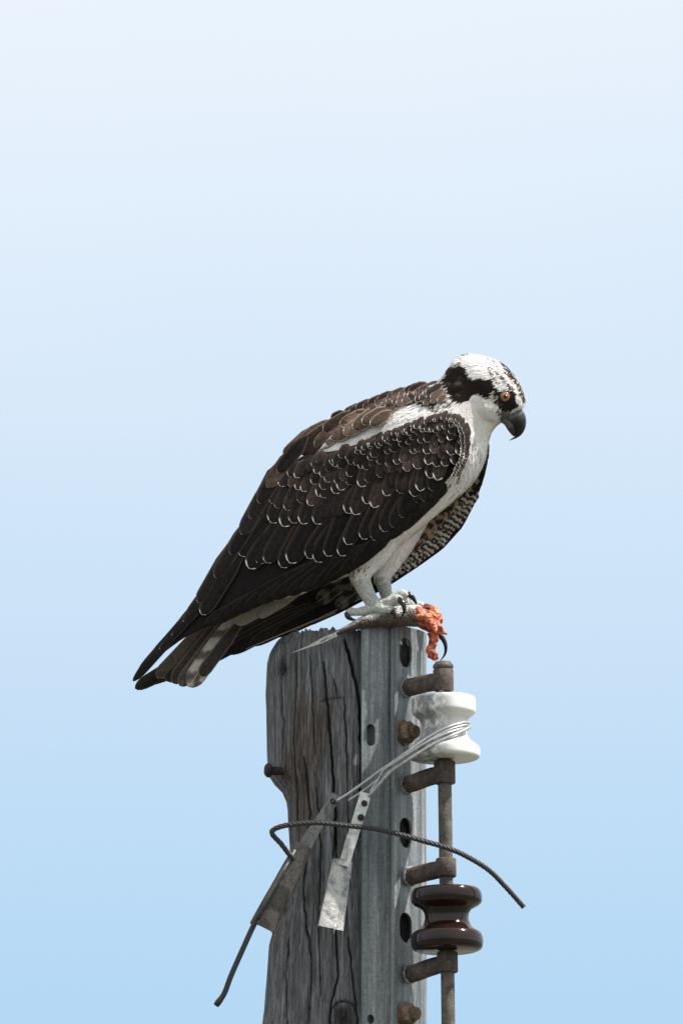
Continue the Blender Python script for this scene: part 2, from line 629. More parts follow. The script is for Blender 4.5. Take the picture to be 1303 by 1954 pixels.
KNOTS = [(538, 1268, 15, 16), (655, 1944, 25, 15)]
def pole_r(th, y):
    rl = PCX - interp(XL, y)
    s = -math.sin(th)
    r = PR + ((rl - PR) * s * s if s > 0 else 0)
    if y < 1232:
        k = (1232 - y) / 29.0
        r -= (8 * k ** 3) * (1 if s <= 0 else 0.1)
    x = PCX + r * math.sin(th)
    chk = 0.0
    q = Vector((math.sin(th) * 9, math.cos(th) * 9, y * 0.0042))
    g1 = noise.noise(q)
    g2 = noise.noise(Vector((math.sin(th) * 26 + 3, math.cos(th) * 26, y * 0.0075)))
    g3 = noise.noise(Vector((math.sin(th) * 60, math.cos(th) * 60 + 7, y * 0.02)))
    dr = 3.0 * g1 + 1.5 * g2 + 0.9 * g3
    gg = abs(g2)
    if gg < 0.06:
        dr -= 1.2 * (1 - gg / 0.06); chk = max(chk, 0.16 * (1 - gg / 0.06))
    if math.cos(th) > -0.1:
        for kx, ky, kr, kd in KNOTS:
            dd = math.hypot(x - kx, (y - ky) * 0.8) / kr * (1 + (0.3 if ky < 1900 else 0.12) * noise.noise(Vector((x * 0.05, y * 0.05, kx))))
            if dd < 1.5:
                ring = math.cos(dd * 9)
                dr += 1.2 * ring * (1.5 - dd)
                if dd < 1.0:
                    dr -= kd * 0.55 * (1 - dd)
                    chk = max(chk, 0.75 * (1 - dd) + 0.22)
                elif dd < 1.14 and ky > 1900:
                    dr -= 4; chk = max(chk, 0.6)
        for pl, w, dep in CRACKS:
            if pl[0][0] <= y <= pl[-1][0]:
                xc = interp(pl, y) + 2.2 * noise.noise(Vector((y * 0.05, pl[0][1], 0)))
                e = min(1.0, (y - pl[0][0]) / 25 + 0.25, (pl[-1][0] - y) / 40 + 0.15)
                ww = w * 0.8 * (0.5 + 0.5 * e)
                a = abs(x - xc)
                if a < ww:
                    dr -= dep * e * (1 - (a / ww) ** 2)
                    chk = max(chk, 0.95 * (1 - (a / ww) ** 2))
        if 1325 < y < 1342 and 608 < x < 650:     # break across the grain
            a = abs(y - (1339 - (x - 608) * 0.17))
            if a < 1.8:
                dr -= 3; chk = max(chk, 0.3)
    return r + dr, chk
pm = MB(); chk = []
pole = thing('utility_pole', 'weathered grey wooden utility pole with deep cracks and a rough top', 'pole', Vector(((PCX - CX) * S, 0, 0)))
ths = [math.radians(-100 + 200 * i / 330) for i in range(331)] + [math.radians(100 + 160 * i / 40) for i in range(1, 40)]
rows = []
ys = [1203, 1205, 1208, 1212] + [1216 + 2.6 * i for i in range(292)] + [2100, 2300]
ztop = at(PCX, 1203, -140).z
def zy(y):
    return at(PCX, y, -140).z
for y in ys:
    row = []
    for th in ths:
        r, c = pole_r(th, min(y, 2000))
        jag = 0.0
        if y < 1240:
            f = (1240 - y) / 37
            jag = f * (6.0 * noise.noise(Vector((math.sin(th) * 5, math.cos(th) * 5, 3.3))) + 6.0 * noise.noise(Vector((math.sin(th) * 16, math.cos(th) * 16, 1.3))) + 4.5 * noise.noise(Vector((math.sin(th) * 45, math.cos(th) * 45, 6.3)))
                       - 2.5 * max(0, math.sin(th) + 0.45) + 3)
        row.append(Vector(((PCX - CX + r * math.sin(th)) * S, -r * math.cos(th) * S, zy(y) + jag * S)))
        chk.append(c)
    rows.append(row)
for z, k in ((4.5, 1.16), (2.0, 1.26), (-0.6, 1.36)):
    rows.append([Vector(((PCX - CX + 158 * k * math.sin(th)) * S, -158 * k * math.cos(th) * S, z)) for th in ths])
    chk += [0.0] * len(ths)
pm.quadgrid(rows, True)
n0 = len(pm.v)
cap = [rows[0]]
for k in (0.9, 0.7, 0.45, 0.2, 0.03):
    rr = []
    for th, p in zip(ths, rows[0]):
        x = p.x * k + (PCX - CX) * S * (1 - k); yy = p.y * k
        rr.append(Vector((x, yy, ztop - 3 * S + 7 * S * noise.noise(Vector((x * 60, yy * 60, 2))))))
    cap.append(rr)
pm.quadgrid(cap, True)
chk += [0.0] * (len(pm.v) - len(chk))
pm.att['check'] = ('FLOAT', chk)
pm.build('shaft', WOOD, pole, True, ORG[pole.name])
# the step bolt that sticks out at the left edge
b = MB()
a0, a1 = at(580, 1474, -70), at(513, 1470, -82)
b.tube([a0, a0.lerp(a1, 0.6), a1], [8 * S, 8 * S, 9 * S], 12)
hd = (a1 - a0).normalized()
b.lathe(a1 - hd * 4 * S, hd, [(0.2 * S, 0), (13 * S, 0.2 * S), (14 * S, 3 * S), (13.5 * S, 8 * S), (9 * S, 12 * S), (1 * S, 13 * S)], 8)
b.build('bolt', DARKBOLT, pole)
# ------------------------------------------------------------------ steel rack with arms and rod
rack = thing('insulator_rack', 'galvanized steel channel rack with slots, rusty arms and rod bolted to the wooden pole', 'rack', at(755, 2040, -120))
Z = Vector((0, 0, 1))
def plan(x, d):
    return Vector(((x - CX) * S, d * S, 0))
ZT = at(755, 1193, -140).z
ZB = at(755, 2150, -140).z
def slotted_strip(name, p0, p1, slots, thick, zt=ZT, zb=ZB, mat=None):
    """upright steel strip from plan point p0 to p1 with oblong holes cut through it"""
    mat = mat or STEEL
    along = (p1 - p0); wid = along.length; along = along.normalized()
    nrm = along.cross(Z).normalized()
    bm = bmesh.new()
    def loop(pts):
        vs_ = [bm.verts.new(p0 + along * a + Z * z) for a, z in pts]
        return [bm.edges.new((vs_[i], vs_[(i + 1) % len(vs_)])) for i in range(len(vs_))]
    ed = loop([(0, zb), (wid, zb), (wid, zt), (0, zt)])
    for a, z, hw, hh in slots:
        pts = []
        for i in range(26):
            t = math.pi * (i if i < 13 else i - 1) / 12
            cz = max(hh - hw, 0.0002) * (1 if i < 13 else -1)
            pts.append((a + hw * math.cos(t), z + cz + hw * math.sin(t)))
        ed += loop(pts)
    bmesh.ops.triangle_fill(bm, use_beauty=True, use_dissolve=False, edges=ed)
    bmesh.ops.recalc_face_normals(bm, faces=bm.faces)
    geo = bmesh.ops.extrude_face_region(bm, geom=list(bm.faces))
    bmesh.ops.translate(bm, verts=[v for v in geo['geom'] if isinstance(v, bmesh.types.BMVert)], vec=-nrm * thick)
    bmesh.ops.recalc_face_normals(bm, faces=bm.faces)
    me = bpy.data.meshes.new(name)
    o0 = (p0 + p1) / 2 + Z * (zt + zb) / 2
    bmesh.ops.translate(bm, verts=bm.verts, vec=-o0)
    bm.to_mesh(me); bm.free()
    me.materials.append(mat)
    o = link(name, me, rack, o0)
    return o
def zat(y, d=-140):
    return at(755, y, d).z
TH = 5 * S
A_, B_, C_, D_, E_, F_ = plan(690, -160), plan(745, -141), plan(757, -150), plan(801, -88), plan(812, -46), plan(812, 16)
slotted_strip('flange', A_, B_, [(18 * S, zat(1405), 8.5 * S, 21 * S), (18 * S, zat(1947), 7 * S, 9 * S)], TH)
cs = (D_ - C_).length
slotted_strip('web', C_, D_, [(0.37 * cs, zat(1243), 20 * S, 29 * S), (0.37 * cs, zat(1587), 20 * S, 29 * S), (0.37 * cs, zat(1768), 20 * S, 29 * S), (0.37 * cs, zat(2110), 20 * S, 29 * S)], TH)
slotted_strip('flange', E_, F_, [], TH)
b = MB()   # rolled corner between web and flange
for zz in (0,):
    loopb = [plan(744, -141.5), plan(746, -151), plan(752, -155), plan(757, -152), plan(757.5, -146), plan(752, -143)]
    b.prism([p + Z * ZB for p in loopb], [p + Z * (ZT + 0.0004) for p in loopb])
b.build('rolled_corner', STEEL, rack, True)
b = MB()
loopb = [plan(800.6, -89), plan(805, -82), plan(811, -64), plan(813.2, -45), plan(808, -44), plan(803, -69), plan(797, -83)]
b.prism([p + Z * ZB for p in loopb], [p + Z * (ZT - 0.0004) for p in loopb])
b.build('rolled_corner', STEEL, rack, True)
sharp(bpy.data.objects['rolled_corner']); sharp(bpy.data.objects['rolled_corner.001'])
# rod
RODX = lambda y: interp([(1260, 845), (1480, 848), (1954, 855), (2150, 858)], y)
RD = -188
b = MB()
b.tube([at(RODX(y), y, RD) for y in (1272, 1480, 1700, 1954, 2140)], [13.2 * S] * 5, 18)
b.build('rod', RODM, rack)
b = MB()
up = (at(RODX(1262), 1262, RD) - at(RODX(1300), 1300, RD)).normalized()
b.lathe(at(RODX(1281), 1281, RD), up, [(15 * S, 0), (15 * S, 4 * S), (19 * S, 6 * S), (20 * S, 9 * S), (18.5 * S, 13 * S), (16 * S, 15 * S), (15 * S, 18 * S), (8 * S, 19.5 * S), (0.5 * S, 20 * S)], 28)
b.build('rod_head', RODM, rack)
# arms: (channel end pixel), collar centre pixel, collar half height
for (x0, y0, yc0, hh, rr) in ((773, 1312, 1298, 21, 19.5), (773, 1496, 1474, 22, 20.5), (778, 1672, 1656, 18, 19.5), (778, 1858, 1836, 20, 20.0), (780, 2080, 2062, 20, 19.5)):
    b = MB()
    cx_ = RODX(yc0)
    ax = up
    c0 = at(cx_, yc0, RD)
    b.lathe(c0 - ax * hh * S, ax, [(0.5 * S, 0), ((rr - 2) * S, 0), (rr * S, 2 * S), (rr * S, (2 * hh - 2) * S), ((rr - 2) * S, 2 * hh * S), (0.5 * S, 2 * hh * S)], 28)
    st, en = at(x0 - 4, y0, -118), at(cx_ - 4, yc0 + 2, RD)
    pth = spline([st, at(x0 + 12, y0 - 1, -133), at((x0 + cx_) / 2 + 5, (y0 + yc0) / 2 - 1, -160), en], 14)
    b.tube(pth, [15.5 * S, 17 * S, 17.5 * S] + [17.5 * S] * 8 + [17 * S, 17 * S, 16 * S], 18, True, 0.85)
    ao = sharp(b.build('arm', ARM, rack), 50)
    b = MB()   # weld bead round the foot of the arm
    ax2 = (at(x0 + 12, y0 - 1, -133) - st).normalized()
    cw = at(x0 + 6, y0, -131)
    u1 = ax2.orthogonal().normalized(); u2 = ax2.cross(u1)
    ring = [cw - ax2 * 3 * S + (u1 * math.cos(a) + u2 * math.sin(a)) * (16.5 + 2.5 * noise.noise(Vector((a * 2, y0, 0)))) * S for a in (2 * math.pi * j / 26 for j in range(27))]
    b.tube(ring, [(2.8 + 2.4 * noise.noise(Vector((j * 0.7, y0, 3)))) * S for j in range(27)], 7)
    b.build('weld_bead', STEEL, ao)
# hex bolts through the web
wn_ = (D_ - C_).normalized().cross(Z).normalized()
if wn_.y > 0:
    wn_ = -wn_
for (bx, by) in ((773, 1398), (775, 1936)):
    c0 = at(bx - 2, by, -133)
    ax = (wn_ + Z * -0.02).normalized()
    b = MB()
    b.lathe(c0, ax, [(0.5 * S, 0), (25 * S, 0), (25 * S, 3 * S), (0.5 * S, 3 * S)], 24)
    b.lathe(c0 + ax * 3 * S, ax, [(0.5 * S, 0), (21 * S, 0.2 * S), (21 * S, 13 * S), (18 * S, 16 * S), (0.5 * S, 16 * S)], 6)
    b.lathe(c0 + ax * 19 * S, ax, [(0.5 * S, 0), (12.5 * S, 0), (12.5 * S, 9 * S), (11 * S, 11 * S), (0.5 * S, 11.5 * S)], 20)
    sharp(b.build('bolt', BOLTM, rack))

# ------------------------------------------------------------------ insulators on the rod
def spool(name, label, cat, y_top, y_bot, prof, mat, group, d=RD):
    b = MB()
    base = at(RODX(y_bot), y_bot, d)
    h = (at(RODX(y_top), y_top, d) - base).length
    b.lathe(base, up, [(r * S, f * h) for r, f in prof], 56)
    o = b.build(name, mat, None, True, base)
    return tag(sharp(o, 60), label, cat, group)
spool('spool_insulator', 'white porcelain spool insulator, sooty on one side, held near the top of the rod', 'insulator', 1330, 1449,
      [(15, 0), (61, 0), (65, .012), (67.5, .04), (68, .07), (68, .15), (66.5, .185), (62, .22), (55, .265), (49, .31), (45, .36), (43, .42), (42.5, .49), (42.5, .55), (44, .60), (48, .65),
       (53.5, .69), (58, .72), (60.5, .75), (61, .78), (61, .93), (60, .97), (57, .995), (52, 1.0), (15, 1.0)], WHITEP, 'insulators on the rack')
spool('spool_insulator', 'glossy dark brown porcelain spool insulator on the lower rod', 'insulator', 1696, 1814,
      [(15, 0), (58, 0), (64, .02), (67.5, .06), (68.5, .11), (68.5, .21), (66, .27), (60, .31), (52, .35), (46, .41), (42.5, .48), (41.5, .54), (42.5, .60), (46, .66),
       (53, .70), (61, .735), (66, .77), (67.5, .81), (67.5, .90), (66, .95), (62, .99), (56, 1.0), (15, 1.0)], BROWNP, 'insulators on the rack')

# ------------------------------------------------------------------ wedge clamps, wires and cables
def wedge(mb, P0, P1, w0, w1, depth, wallt, nseg=7, yaw=0.0):
    """tapered trough (U section) from P0 to P1, open away from the lens"""
    ax = (P1 - P0).normalized()
    side = ax.cross(Vector((0, 1, 0))).normalized()
    if side.x < 0: side = -side
    side = (side + Vector((0, 1, 0)) * yaw).normalized()
    bk = ax.cross(side).normalized()
    if bk.y < 0: bk = -bk
    rows = []
    for i in range(nseg + 1):
        f = i / nseg
        w = w0 + (w1 - w0) * f
        c = P0.lerp(P1, f)
        back = bk
        o = []
        wob = 0.25 * S * math.sin(i * 2.1)
        prof = [(-0.5, depth), (-0.5, 0.22 * depth), (-0.36, 0.03 * depth), (0.0, 0), (0.36, 0.03 * depth), (0.5, 0.22 * depth), (0.5, depth)]
        for u_, d_ in prof:
            o.append(c + side * (u_ * w + wob) + back * d_)
        for u_, d_ in reversed(prof):
            o.append(c + side * (u_ * (w - 2 * wallt) + wob) + back * (d_ + (wallt if d_ < depth else 0)))
        rows.append(o)
    mb.quadgrid(rows, True, True)

# dark clamp hanging to the left
dk = thing('wedge_clamp', 'dull dark wedge clamp slanting across the pole edge with a short black cable end', 'clamp', at(560, 1660, -200))
b = MB()
wedge(b, at(580, 1612, -196), at(500, 1768, -210), 34 * S, 49 * S, 22 * S, 3 * S)
sharp(b.build('clamp_body', CLAMP_D, dk))
b = MB()   # folded lip along the body
b.tube([at(563, 1622, -198), at(532, 1677, -205), at(492, 1752, -212)], [3.4 * S, 3.8 * S, 4 * S], 8)
b.build('lip', STRAP_D, dk)
b = MB()
def strap(mb, pts, w, t, holes=()):
    rows = []
    pts = [Vector(p) for p in pts]
    for i, p in enumerate(pts):
        tg = (pts[min(i + 1, len(pts) - 1)] - pts[max(i - 1, 0)]).normalized()
        sd = tg.cross(Vector((0, 1, 0))).normalized()
        nn = sd.cross(tg).normalized()
        ww = w[i] if hasattr(w, '__len__') else w
        rows.append([p - sd * ww / 2 - nn * t / 2, p + sd * ww / 2 - nn * t / 2, p + sd * ww / 2 + nn * t / 2, p - sd * ww / 2 + nn * t / 2])
    mb.quadgrid(rows, True, True)
strap(b, [at(643, 1517, -186), at(620, 1552, -188), at(596, 1590, -190), at(572, 1632, -191)], [19 * S, 19 * S, 23 * S, 28 * S], 3.5 * S)
b.build('strap', STRAP_D, dk, False)
b = MB()
b.lathe(at(636, 1528, -191), Vector((-0.2, -1, 0)), [(0.4 * S, 0), (6 * S, 0), (6 * S, 2 * S), (0.4 * S, 2 * S)], 14)
b.build('strap_disc', DARKBOLT, dk)
b = MB()
pth = spline([at(500, 1740, -204), at(485, 1764, -205), at(463, 1812, -207), at(441, 1862, -207), at(428, 1896, -206), at(412, 1919, -205)], 30)
b.tube(pth, [5.4 * S] * 26 + [6 * S, 6.3 * S, 6.3 * S, 5.2 * S], 10)
b.build('cable_end', BLACKC, dk)
b = MB()
for q in ((650, 1527, 1.0), (655, 1534, -1.0)):
    pass
b.tube(spline([at(640, 1530, -190), at(670, 1511, -196), at(725, 1471, -212), at(774, 1437, -236), at(819, 1406, -241), at(856, 1387, -240), at(884, 1379, -218), at(894, 1380, -200)], 40), 2.8 * S, 8)
b.build('bail_wire', WIREM, dk)
b = MB()
b.tube(spline([at(664, 1528, -193), at(690, 1511, -199), at(726, 1484, -212), at(774, 1446, -238), at(819, 1413, -243), at(856, 1393, -242), at(886, 1384, -222), at(893, 1385, -205)], 40), 2.5 * S, 8)
b.build('bail_wire', WIREM, dk)

# bright clamp
lt = thing('wedge_clamp', 'bright scuffed silver wedge clamp with a drilled strap hanging in front of the pole', 'clamp', at(650, 1700, -200))
b = MB()
wedge(b, at(655, 1641, -200), at(632, 1771, -226), 37 * S, 49 * S, 9 * S, 2.5 * S, yaw=0.28)
sharp(b.build('clamp_body', CLAMP_L, lt))
b = MB()
sp0, sp1 = at(698, 1513, -206), at(677, 1583, -202)
strap(b, [sp0, at(691, 1538, -205), sp1, at(666, 1618, -207), at(656, 1652, -205)], [21 * S, 22 * S, 21 * S, 20 * S, 22 * S], 3.5 * S)
b.build('strap', STRAP_L, lt, False)
for hx, hy, hr in ((695, 1533, 6), (688.5, 1560, 6.5)):  # dark discs added in place of the drilled holes
    b = MB()
    c0 = at(hx, hy, -208.5)
    n_ = Vector((0, -1, 0.1))
    b.lathe(c0, n_, [(0.4 * S, 0), (hr * S, 0), (hr * S, 1.4 * S), ((hr - 2) * S, 2.2 * S), (0.4 * S, 1.2 * S)], 16)
    b.build('strap_disc', DARKBOLT, lt)
b = MB()
strap(b, [at(664, 1600, -212), at(654, 1640, -212)], [8 * S, 10 * S], 3 * S)
b.build('side_plate', CLAMP_L, lt, False)
b = MB()
b.tube(spline([at(703, 1520, -210), at(722, 1498, -216), at(745, 1473, -226), at(774, 1453, -244), at(815, 1427, -251), at(856, 1406, -250), at(886, 1393, -225), at(897, 1387, -202)], 40), 2.9 * S, 8)
b.build('bail_wire', WIREM, lt)
b = MB()
b.tube(spline([at(706, 1512, -209), at(722, 1487, -214), at(734, 1468, -222), at(760, 1451, -238), at(806, 1421, -248), at(850, 1400, -247), at(884, 1389, -222), at(894, 1385, -203)], 40), 2.5 * S, 8)
b.build('bail_wire', WIREM, lt)
b = MB()
b.tube([at(640, 1762, -232), at(637, 1782, -234)], 1.5 * S, 6)
b.build('wire_stub', WIREM, lt)

# stranded cable looping over both clamps
cab = thing('stranded_cable', 'twisted grey stranded cable curving across the pole and out to the right', 'cable', at(680, 1580, -222))
cp = [at(560, 1640, -196), at(553, 1632, -203), at(537, 1611, -212), at(520, 1592, -219), at(524, 1582, -221), at(552, 1574, -222), at(609, 1570, -223), at(677, 1577, -224),
      at(713, 1581, -226), at(762, 1592, -230), at(815, 1607, -232), at(850, 1617, -232), at(888, 1633, -230), at(932, 1660, -224), at(967, 1695, -216), at(999, 1731, -208)]
path = resample(spline(cp, 160), 420)
tl = 0.0
N_ = None
fr = []
for i, p in enumerate(path):
    t = (path[min(i + 1, len(path) - 1)] - path[max(i - 1, 0)]).normalized()
    if N_ is None:
        N_ = (Vector((0, 1, 0)) - t * t.y).normalized()
    N_ = (N_ - t * N_.dot(t)).normalized()
    fr.append((p, N_.copy(), t.cross(N_)))
step_ = (path[1] - path[0]).length / S
b = MB()
b.tube(path, 1.9 * S, 6)
b.build('core', BLACKC, cab)
for k in range(5):
    b = MB()
    pts = []
    for i, (p, n_, b_) in enumerate(fr):
        a = 2 * math.pi * (k / 5) + i * step_ / 44 * 2 * math.pi
        pts.append(p + (n_ * math.cos(a) + b_ * math.sin(a)) * 3.2 * S)
    b.tube(pts, 2.0 * S, 8)
    b.build('strand', CABLE, cab)

# ------------------------------------------------------------------ osprey
def yc(px):
    return -128 - (px - 730) * 0.22
bird = thing('osprey', 'osprey with dark eye stripe and white-scaled brown wings perched on the pole gripping a fish', 'bird', at(725, 1162, -128))

# (top x,y, bottom x,y, half width) from the face back to the tail
SEC = [(1000, 765, 997, 777, 6), (999, 757, 993, 781, 14), (992, 738, 986, 786, 24), (978, 714, 976, 792, 33), (957, 694, 965, 799, 40), (932, 683, 955, 806, 44),
       (906, 677, 947, 813, 46), (884, 678, 940, 822, 46), (868, 692, 934, 836, 47), (852, 712, 930, 853, 51), (834, 731, 926, 872, 58), (800, 744, 915, 900, 68),
       (750, 756, 898, 925, 76), (700, 778, 868, 953, 81), (655, 810, 832, 983, 83), (612, 855, 798, 1012, 80), (575, 910, 765, 1040, 74), (545, 970, 725, 1066, 62),
       (515, 1030, 670, 1096, 46), (490, 1078, 610, 1120, 32), (470, 1112, 560, 1142, 20), (455, 1135, 520, 1158, 10)]
bm_ = MB()
rows = []
# denser sections by spline
dense = spline([Vector((a, b_, c)) for a, b_, c, d, e in SEC], 64)
dense2 = spline([Vector((d, e, 0)) for a, b_, c, d, e in SEC], 64)
for A, B in zip(dense, dense2):
    tx, ty, bx, by, hw = A.x, A.y, A.z, B.x, B.y
    cx_, cy_ = (tx + bx) / 2, (ty + by) / 2
    row = []
    for j in range(40):
        a = 2 * math.pi * j / 40
        c_, s_ = math.cos(a), math.sin(a)
        row.append(at(cx_ + (tx - cx_) * c_, cy_ + (ty - cy_) * c_, yc(cx_) - hw * (abs(s_) ** 0.9) * (1 if s_ > 0 else -1)))
    rows.append(row)
bm_.quadgrid(rows, True, True)
# brow over each eye, cheek
for sgn in (-1, 1):
    y_h = yc(960)
    bm_.ell(at(958, 741, y_h + sgn * 30), Vector((20, 10, 9)) * S, rot=Matrix.Rotation(math.radians(22), 3, 'Y'))
    bm_.ell(at(935, 775, yc(935) + sgn * 26), Vector((30, 18, 26)) * S)
NL = -32; FL = 34      # depth of near and far leg from the middle plane
def leg(pts, dd):
    P = [at(x, y, yc(725) + dd + o) for x, y, r, o in pts]
    n = 4 * len(P)
    Q = spline(P, n)
    rr = spline([Vector((r, 0, 0)) for x, y, r, o in pts], n)
    bm_.tube(Q, [max(2, q.x) * S for q in rr], 14)
leg([(725, 1000, 52, 0), (708, 1045, 42, 0), (693, 1078, 29, 0), (688, 1102, 20, 0), (697, 1126, 16, 0), (709, 1147, 14, 0), (717, 1160, 13, 0)], NL)
leg([(770, 985, 50, 0), (757, 1030, 36, 0), (741, 1066, 27, 0), (730, 1096, 19, 0), (733, 1120, 14, 0), (739, 1142, 12, 0), (742, 1155, 12, 0)], FL)
def toe(pts, rad):
    P = spline([at(*p) for p in pts], 14)
    rr = spline([Vector((r, 0, 0)) for r in rad], 14)
    # knuckle swellings
    bm_.tube(P, [(q.x * (1 + 0.10 * math.sin(i * 1.6))) * S for i, q in enumerate(rr)], 10)
f1 = yc(725) + NL
f2 = yc(725) + FL
toe([(719, 1157, f1), (700, 1164, f1 - 4), (682, 1168, f1 - 6), (668, 1167, f1 - 6), (661, 1171, f1 - 6)], [12, 9.5, 8.2, 8, 6])
toe([(717, 1157, f1), (735, 1152, f1 - 10), (750, 1146, f1 - 18), (760, 1143, f1 - 22), (765, 1147, f1 - 24)], [12, 10, 9, 9, 7])
toe([(719, 1156, f1), (740, 1147, f1), (757, 1137, f1 - 2), (769, 1133, f1 - 3), (779, 1138, f1 - 3)], [12, 9.5, 9, 9, 7])
toe([(717, 1160, f1), (728, 1163, f1 - 14), (742, 1163, f1 - 20), (748, 1166, f1 - 22)], [12, 9, 8, 6])
toe([(742, 1151, f2), (766, 1149, f2), (788, 1153, f2 - 3), (806, 1158, f2 - 4), (818, 1165, f2 - 4)], [12, 10, 9, 8.5, 7])
toe([(742, 1152, f2), (764, 1156, f2 + 14), (790, 1166, f2 + 20), (812, 1185, f2 + 14), (826, 1203, f2)], [12, 10, 9, 8.5, 7])
toe([(742, 1153, f2), (726, 1162, f2 + 6), (708, 1167, f2 + 8), (700, 1172, f2 + 8)], [11, 9, 8, 6])
# grow one skin over everything
tmp = bpy.data.meshes.new('tmp')
tmp.from_pydata([tuple(p) for p in bm_.v], [], bm_.f)
bb = bmesh.new(); bb.from_mesh(tmp); bmesh.ops.recalc_face_normals(bb, faces=bb.faces); bb.to_mesh(tmp); bb.free()
to = bpy.data.objects.new('tmp', tmp)
COL.objects.link(to)
rm = to.modifiers.new('r', 'REMESH'); rm.mode = 'VOXEL'; rm.voxel_size = 2.6 * S; rm.adaptivity = 0
sm = to.modifiers.new('s', 'SMOOTH'); sm.factor = 0.5; sm.iterations = 5
dg = bpy.context.evaluated_depsgraph_get()
body_me = bpy.data.meshes.new_from_object(to.evaluated_get(dg))
bpy.data.objects.remove(to); bpy.data.meshes.remove(tmp)
BV = [v.co.copy() for v in body_me.vertices]
BVH = BVHTree.FromPolygons(BV, [tuple(p.vertices) for p in body_me.polygons])

def bdepth(px, py):
    v = (L + R * ((px - CX) * S / D) + U * ((CY - py) * S / D)).normalized()
    h = BVH.ray_cast(CAMPOS, v)
    if h[0] is None:
        return None
    return h[0].y / S

# ---- plumage colours, by place on the body
def inpoly(x, y, poly):
    c = False
    n = len(poly)
    for i in range(n):
        x1, y1 = poly[i]; x2, y2 = poly[i - 1]
        if (y1 > y) != (y2 > y) and x < (x2 - x1) * (y - y1) / (y2 - y1) + x1:
            c = not c
    return c
def zc(pts):
    return [(800 + 0.1842 * x, 640 + 0.1842 * y) for x, y in pts]
STRIPE = zc([(350, 262), (430, 272), (510, 330), (560, 415), (610, 440), (700, 418), (790, 450), (835, 545), (940, 555), (1020, 600), (1035, 690), (975, 745), (885, 720),
             (800, 690), (770, 640), (735, 630), (660, 595), (595, 595), (555, 645), (450, 690), (365, 668), (345, 590), (315, 480), (295, 430), (345, 380)])
CREST = zc([(425, 160), (545, 172), (560, 200), (500, 205), (430, 200)])
LORE = zc([(780, 745), (880, 745), (985, 760), (1000, 800), (930, 830), (880, 870), (840, 800)])
MASKB = zc([(775, 545), (800, 560), (800, 690), (770, 640)])      # pale rim behind the eye
BROWF = zc([(900, 340), (960, 370), (1050, 500), (1100, 640), (1085, 690), (1040, 560), (960, 430)])
BROWF2 = zc([(930, 455), (970, 490), (1025, 600), (1010, 650), (960, 560)])
MANT = [(790, 735), (822, 730), (842, 750), (838, 772), (800, 766), (742, 770), (650, 812), (560, 885), (470, 1000), (440, 1000), (520, 850), (620, 790), (700, 750)]
DK = Vector((0.020, 0.015, 0.013)); WH = Vector((0.84, 0.82, 0.80)); CRM = Vector((0.75, 0.70, 0.63)); GRYW = Vector((0.60, 0.59, 0.58))
BRN = Vector((0.075, 0.052, 0.040)); SKIN = Vector((0.47, 0.50, 0.48)); SKIN2 = Vector((0.64, 0.64, 0.59))
def bodycol(p, tuft=False):
    px, py = pix(p)
    j = 1.6
    jx = px + j * noise.noise(p * 420) * 1.6; jy = py + j * noise.noise(p * 420 + Vector((9, 3, 1))) * 1.6
    # legs and feet
    if py > 1106 and 650 < px < 840:
        n = noise.noise(p * 900)
        return SKIN.lerp(SKIN2, 0.5 + 0.5 * n)
    if py > 1092 and 660 < px < 760:
        f = (py - 1092) / 14
        return WH.lerp(SKIN2, f)
    if px > 826 and py < 835:
        if inpoly(jx, jy, MASKB): return Vector((0.62, 0.60, 0.52))
        if px < 890 and inpoly(jx, jy, STRIPE):
            s = noise.noise(Vector(((px + py) * 0.05, (px - py) * 0.24, 8)))
            return Vector((0.11, 0.085, 0.07)) if s > 0.40 else (Vector((0.06, 0.043, 0.035)) if s > 0.2 else DK)
        if inpoly(jx, jy, STRIPE) or ((jx - 969) / 21) ** 2 + ((jy - 760) / 18) ** 2 < 1: return DK
        if inpoly(jx, jy, CREST): return Vector((0.09, 0.06, 0.05))
        if inpoly(jx, jy, LORE): return Vector((0.13, 0.13, 0.135))
        if inpoly(jx, jy, BROWF) or inpoly(jx, jy, BROWF2):
            return Vector((0.05, 0.035, 0.03)) if noise.noise(p * 700) > -0.25 else CRM
        # streaks on forehead and nape
        if px > 938 and py < 730:
            s = noise.noise(Vector(((px * 0.75 - py * 0.65) * 0.30, (px * 0.65 + py * 0.75) * 0.045, 2)))
            if s > 0.13: return Vector((0.09, 0.062, 0.05))
        if px < 885 and py < 735 and px < 870 + (735 - py) * 0.0:
            s = noise.noise(Vector(((px + py) * 0.05, (px - py) * 0.22, 5)))
            if s > 0.27: return Vector((0.07, 0.05, 0.042))
        if inpoly(jx, jy, MANT): return BRN
        if px < 868 and 738 < py < 800:
            s = noise.noise(Vector((px * 0.16, py * 0.2, 7)))
            if s > 0.08: return Vector((0.08, 0.06, 0.05))
        if py > 760:
            n = noise.noise(p * 150)
            return CRM.lerp(WH, 0.45 + 0.6 * n)
        return WH
    if inpoly(jx, jy, MANT): return BRN
    # breast and belly
    if py > 900 and px < 830:
        n = noise.noise(p * 160)
        c = WH.lerp(CRM, 0.35 + 0.4 * n)
        if 655 < px < 712 and 1070 < py < 1112 and noise.noise(p * 600) > 0.25:
            c = Vector((0.20, 0.14, 0.11))
        return c
    n = noise.noise(p * 150)
    c = WH.lerp(CRM, 0.15 + 0.35 * n)
    if 862 < px < 884 and 900 < py < 945 and noise.noise(Vector((px * 0.16, py * 0.08, 4))) > 0.33:
        c = Vector((0.10, 0.08, 0.07))
    return c
cols = [bodycol(p) for p in BV]
att = body_me.attributes.new('pcol', 'FLOAT_COLOR', 'POINT')
att.data.foreach_set('color', [c for v in cols for c in (v[0], v[1], v[2], 1.0)])
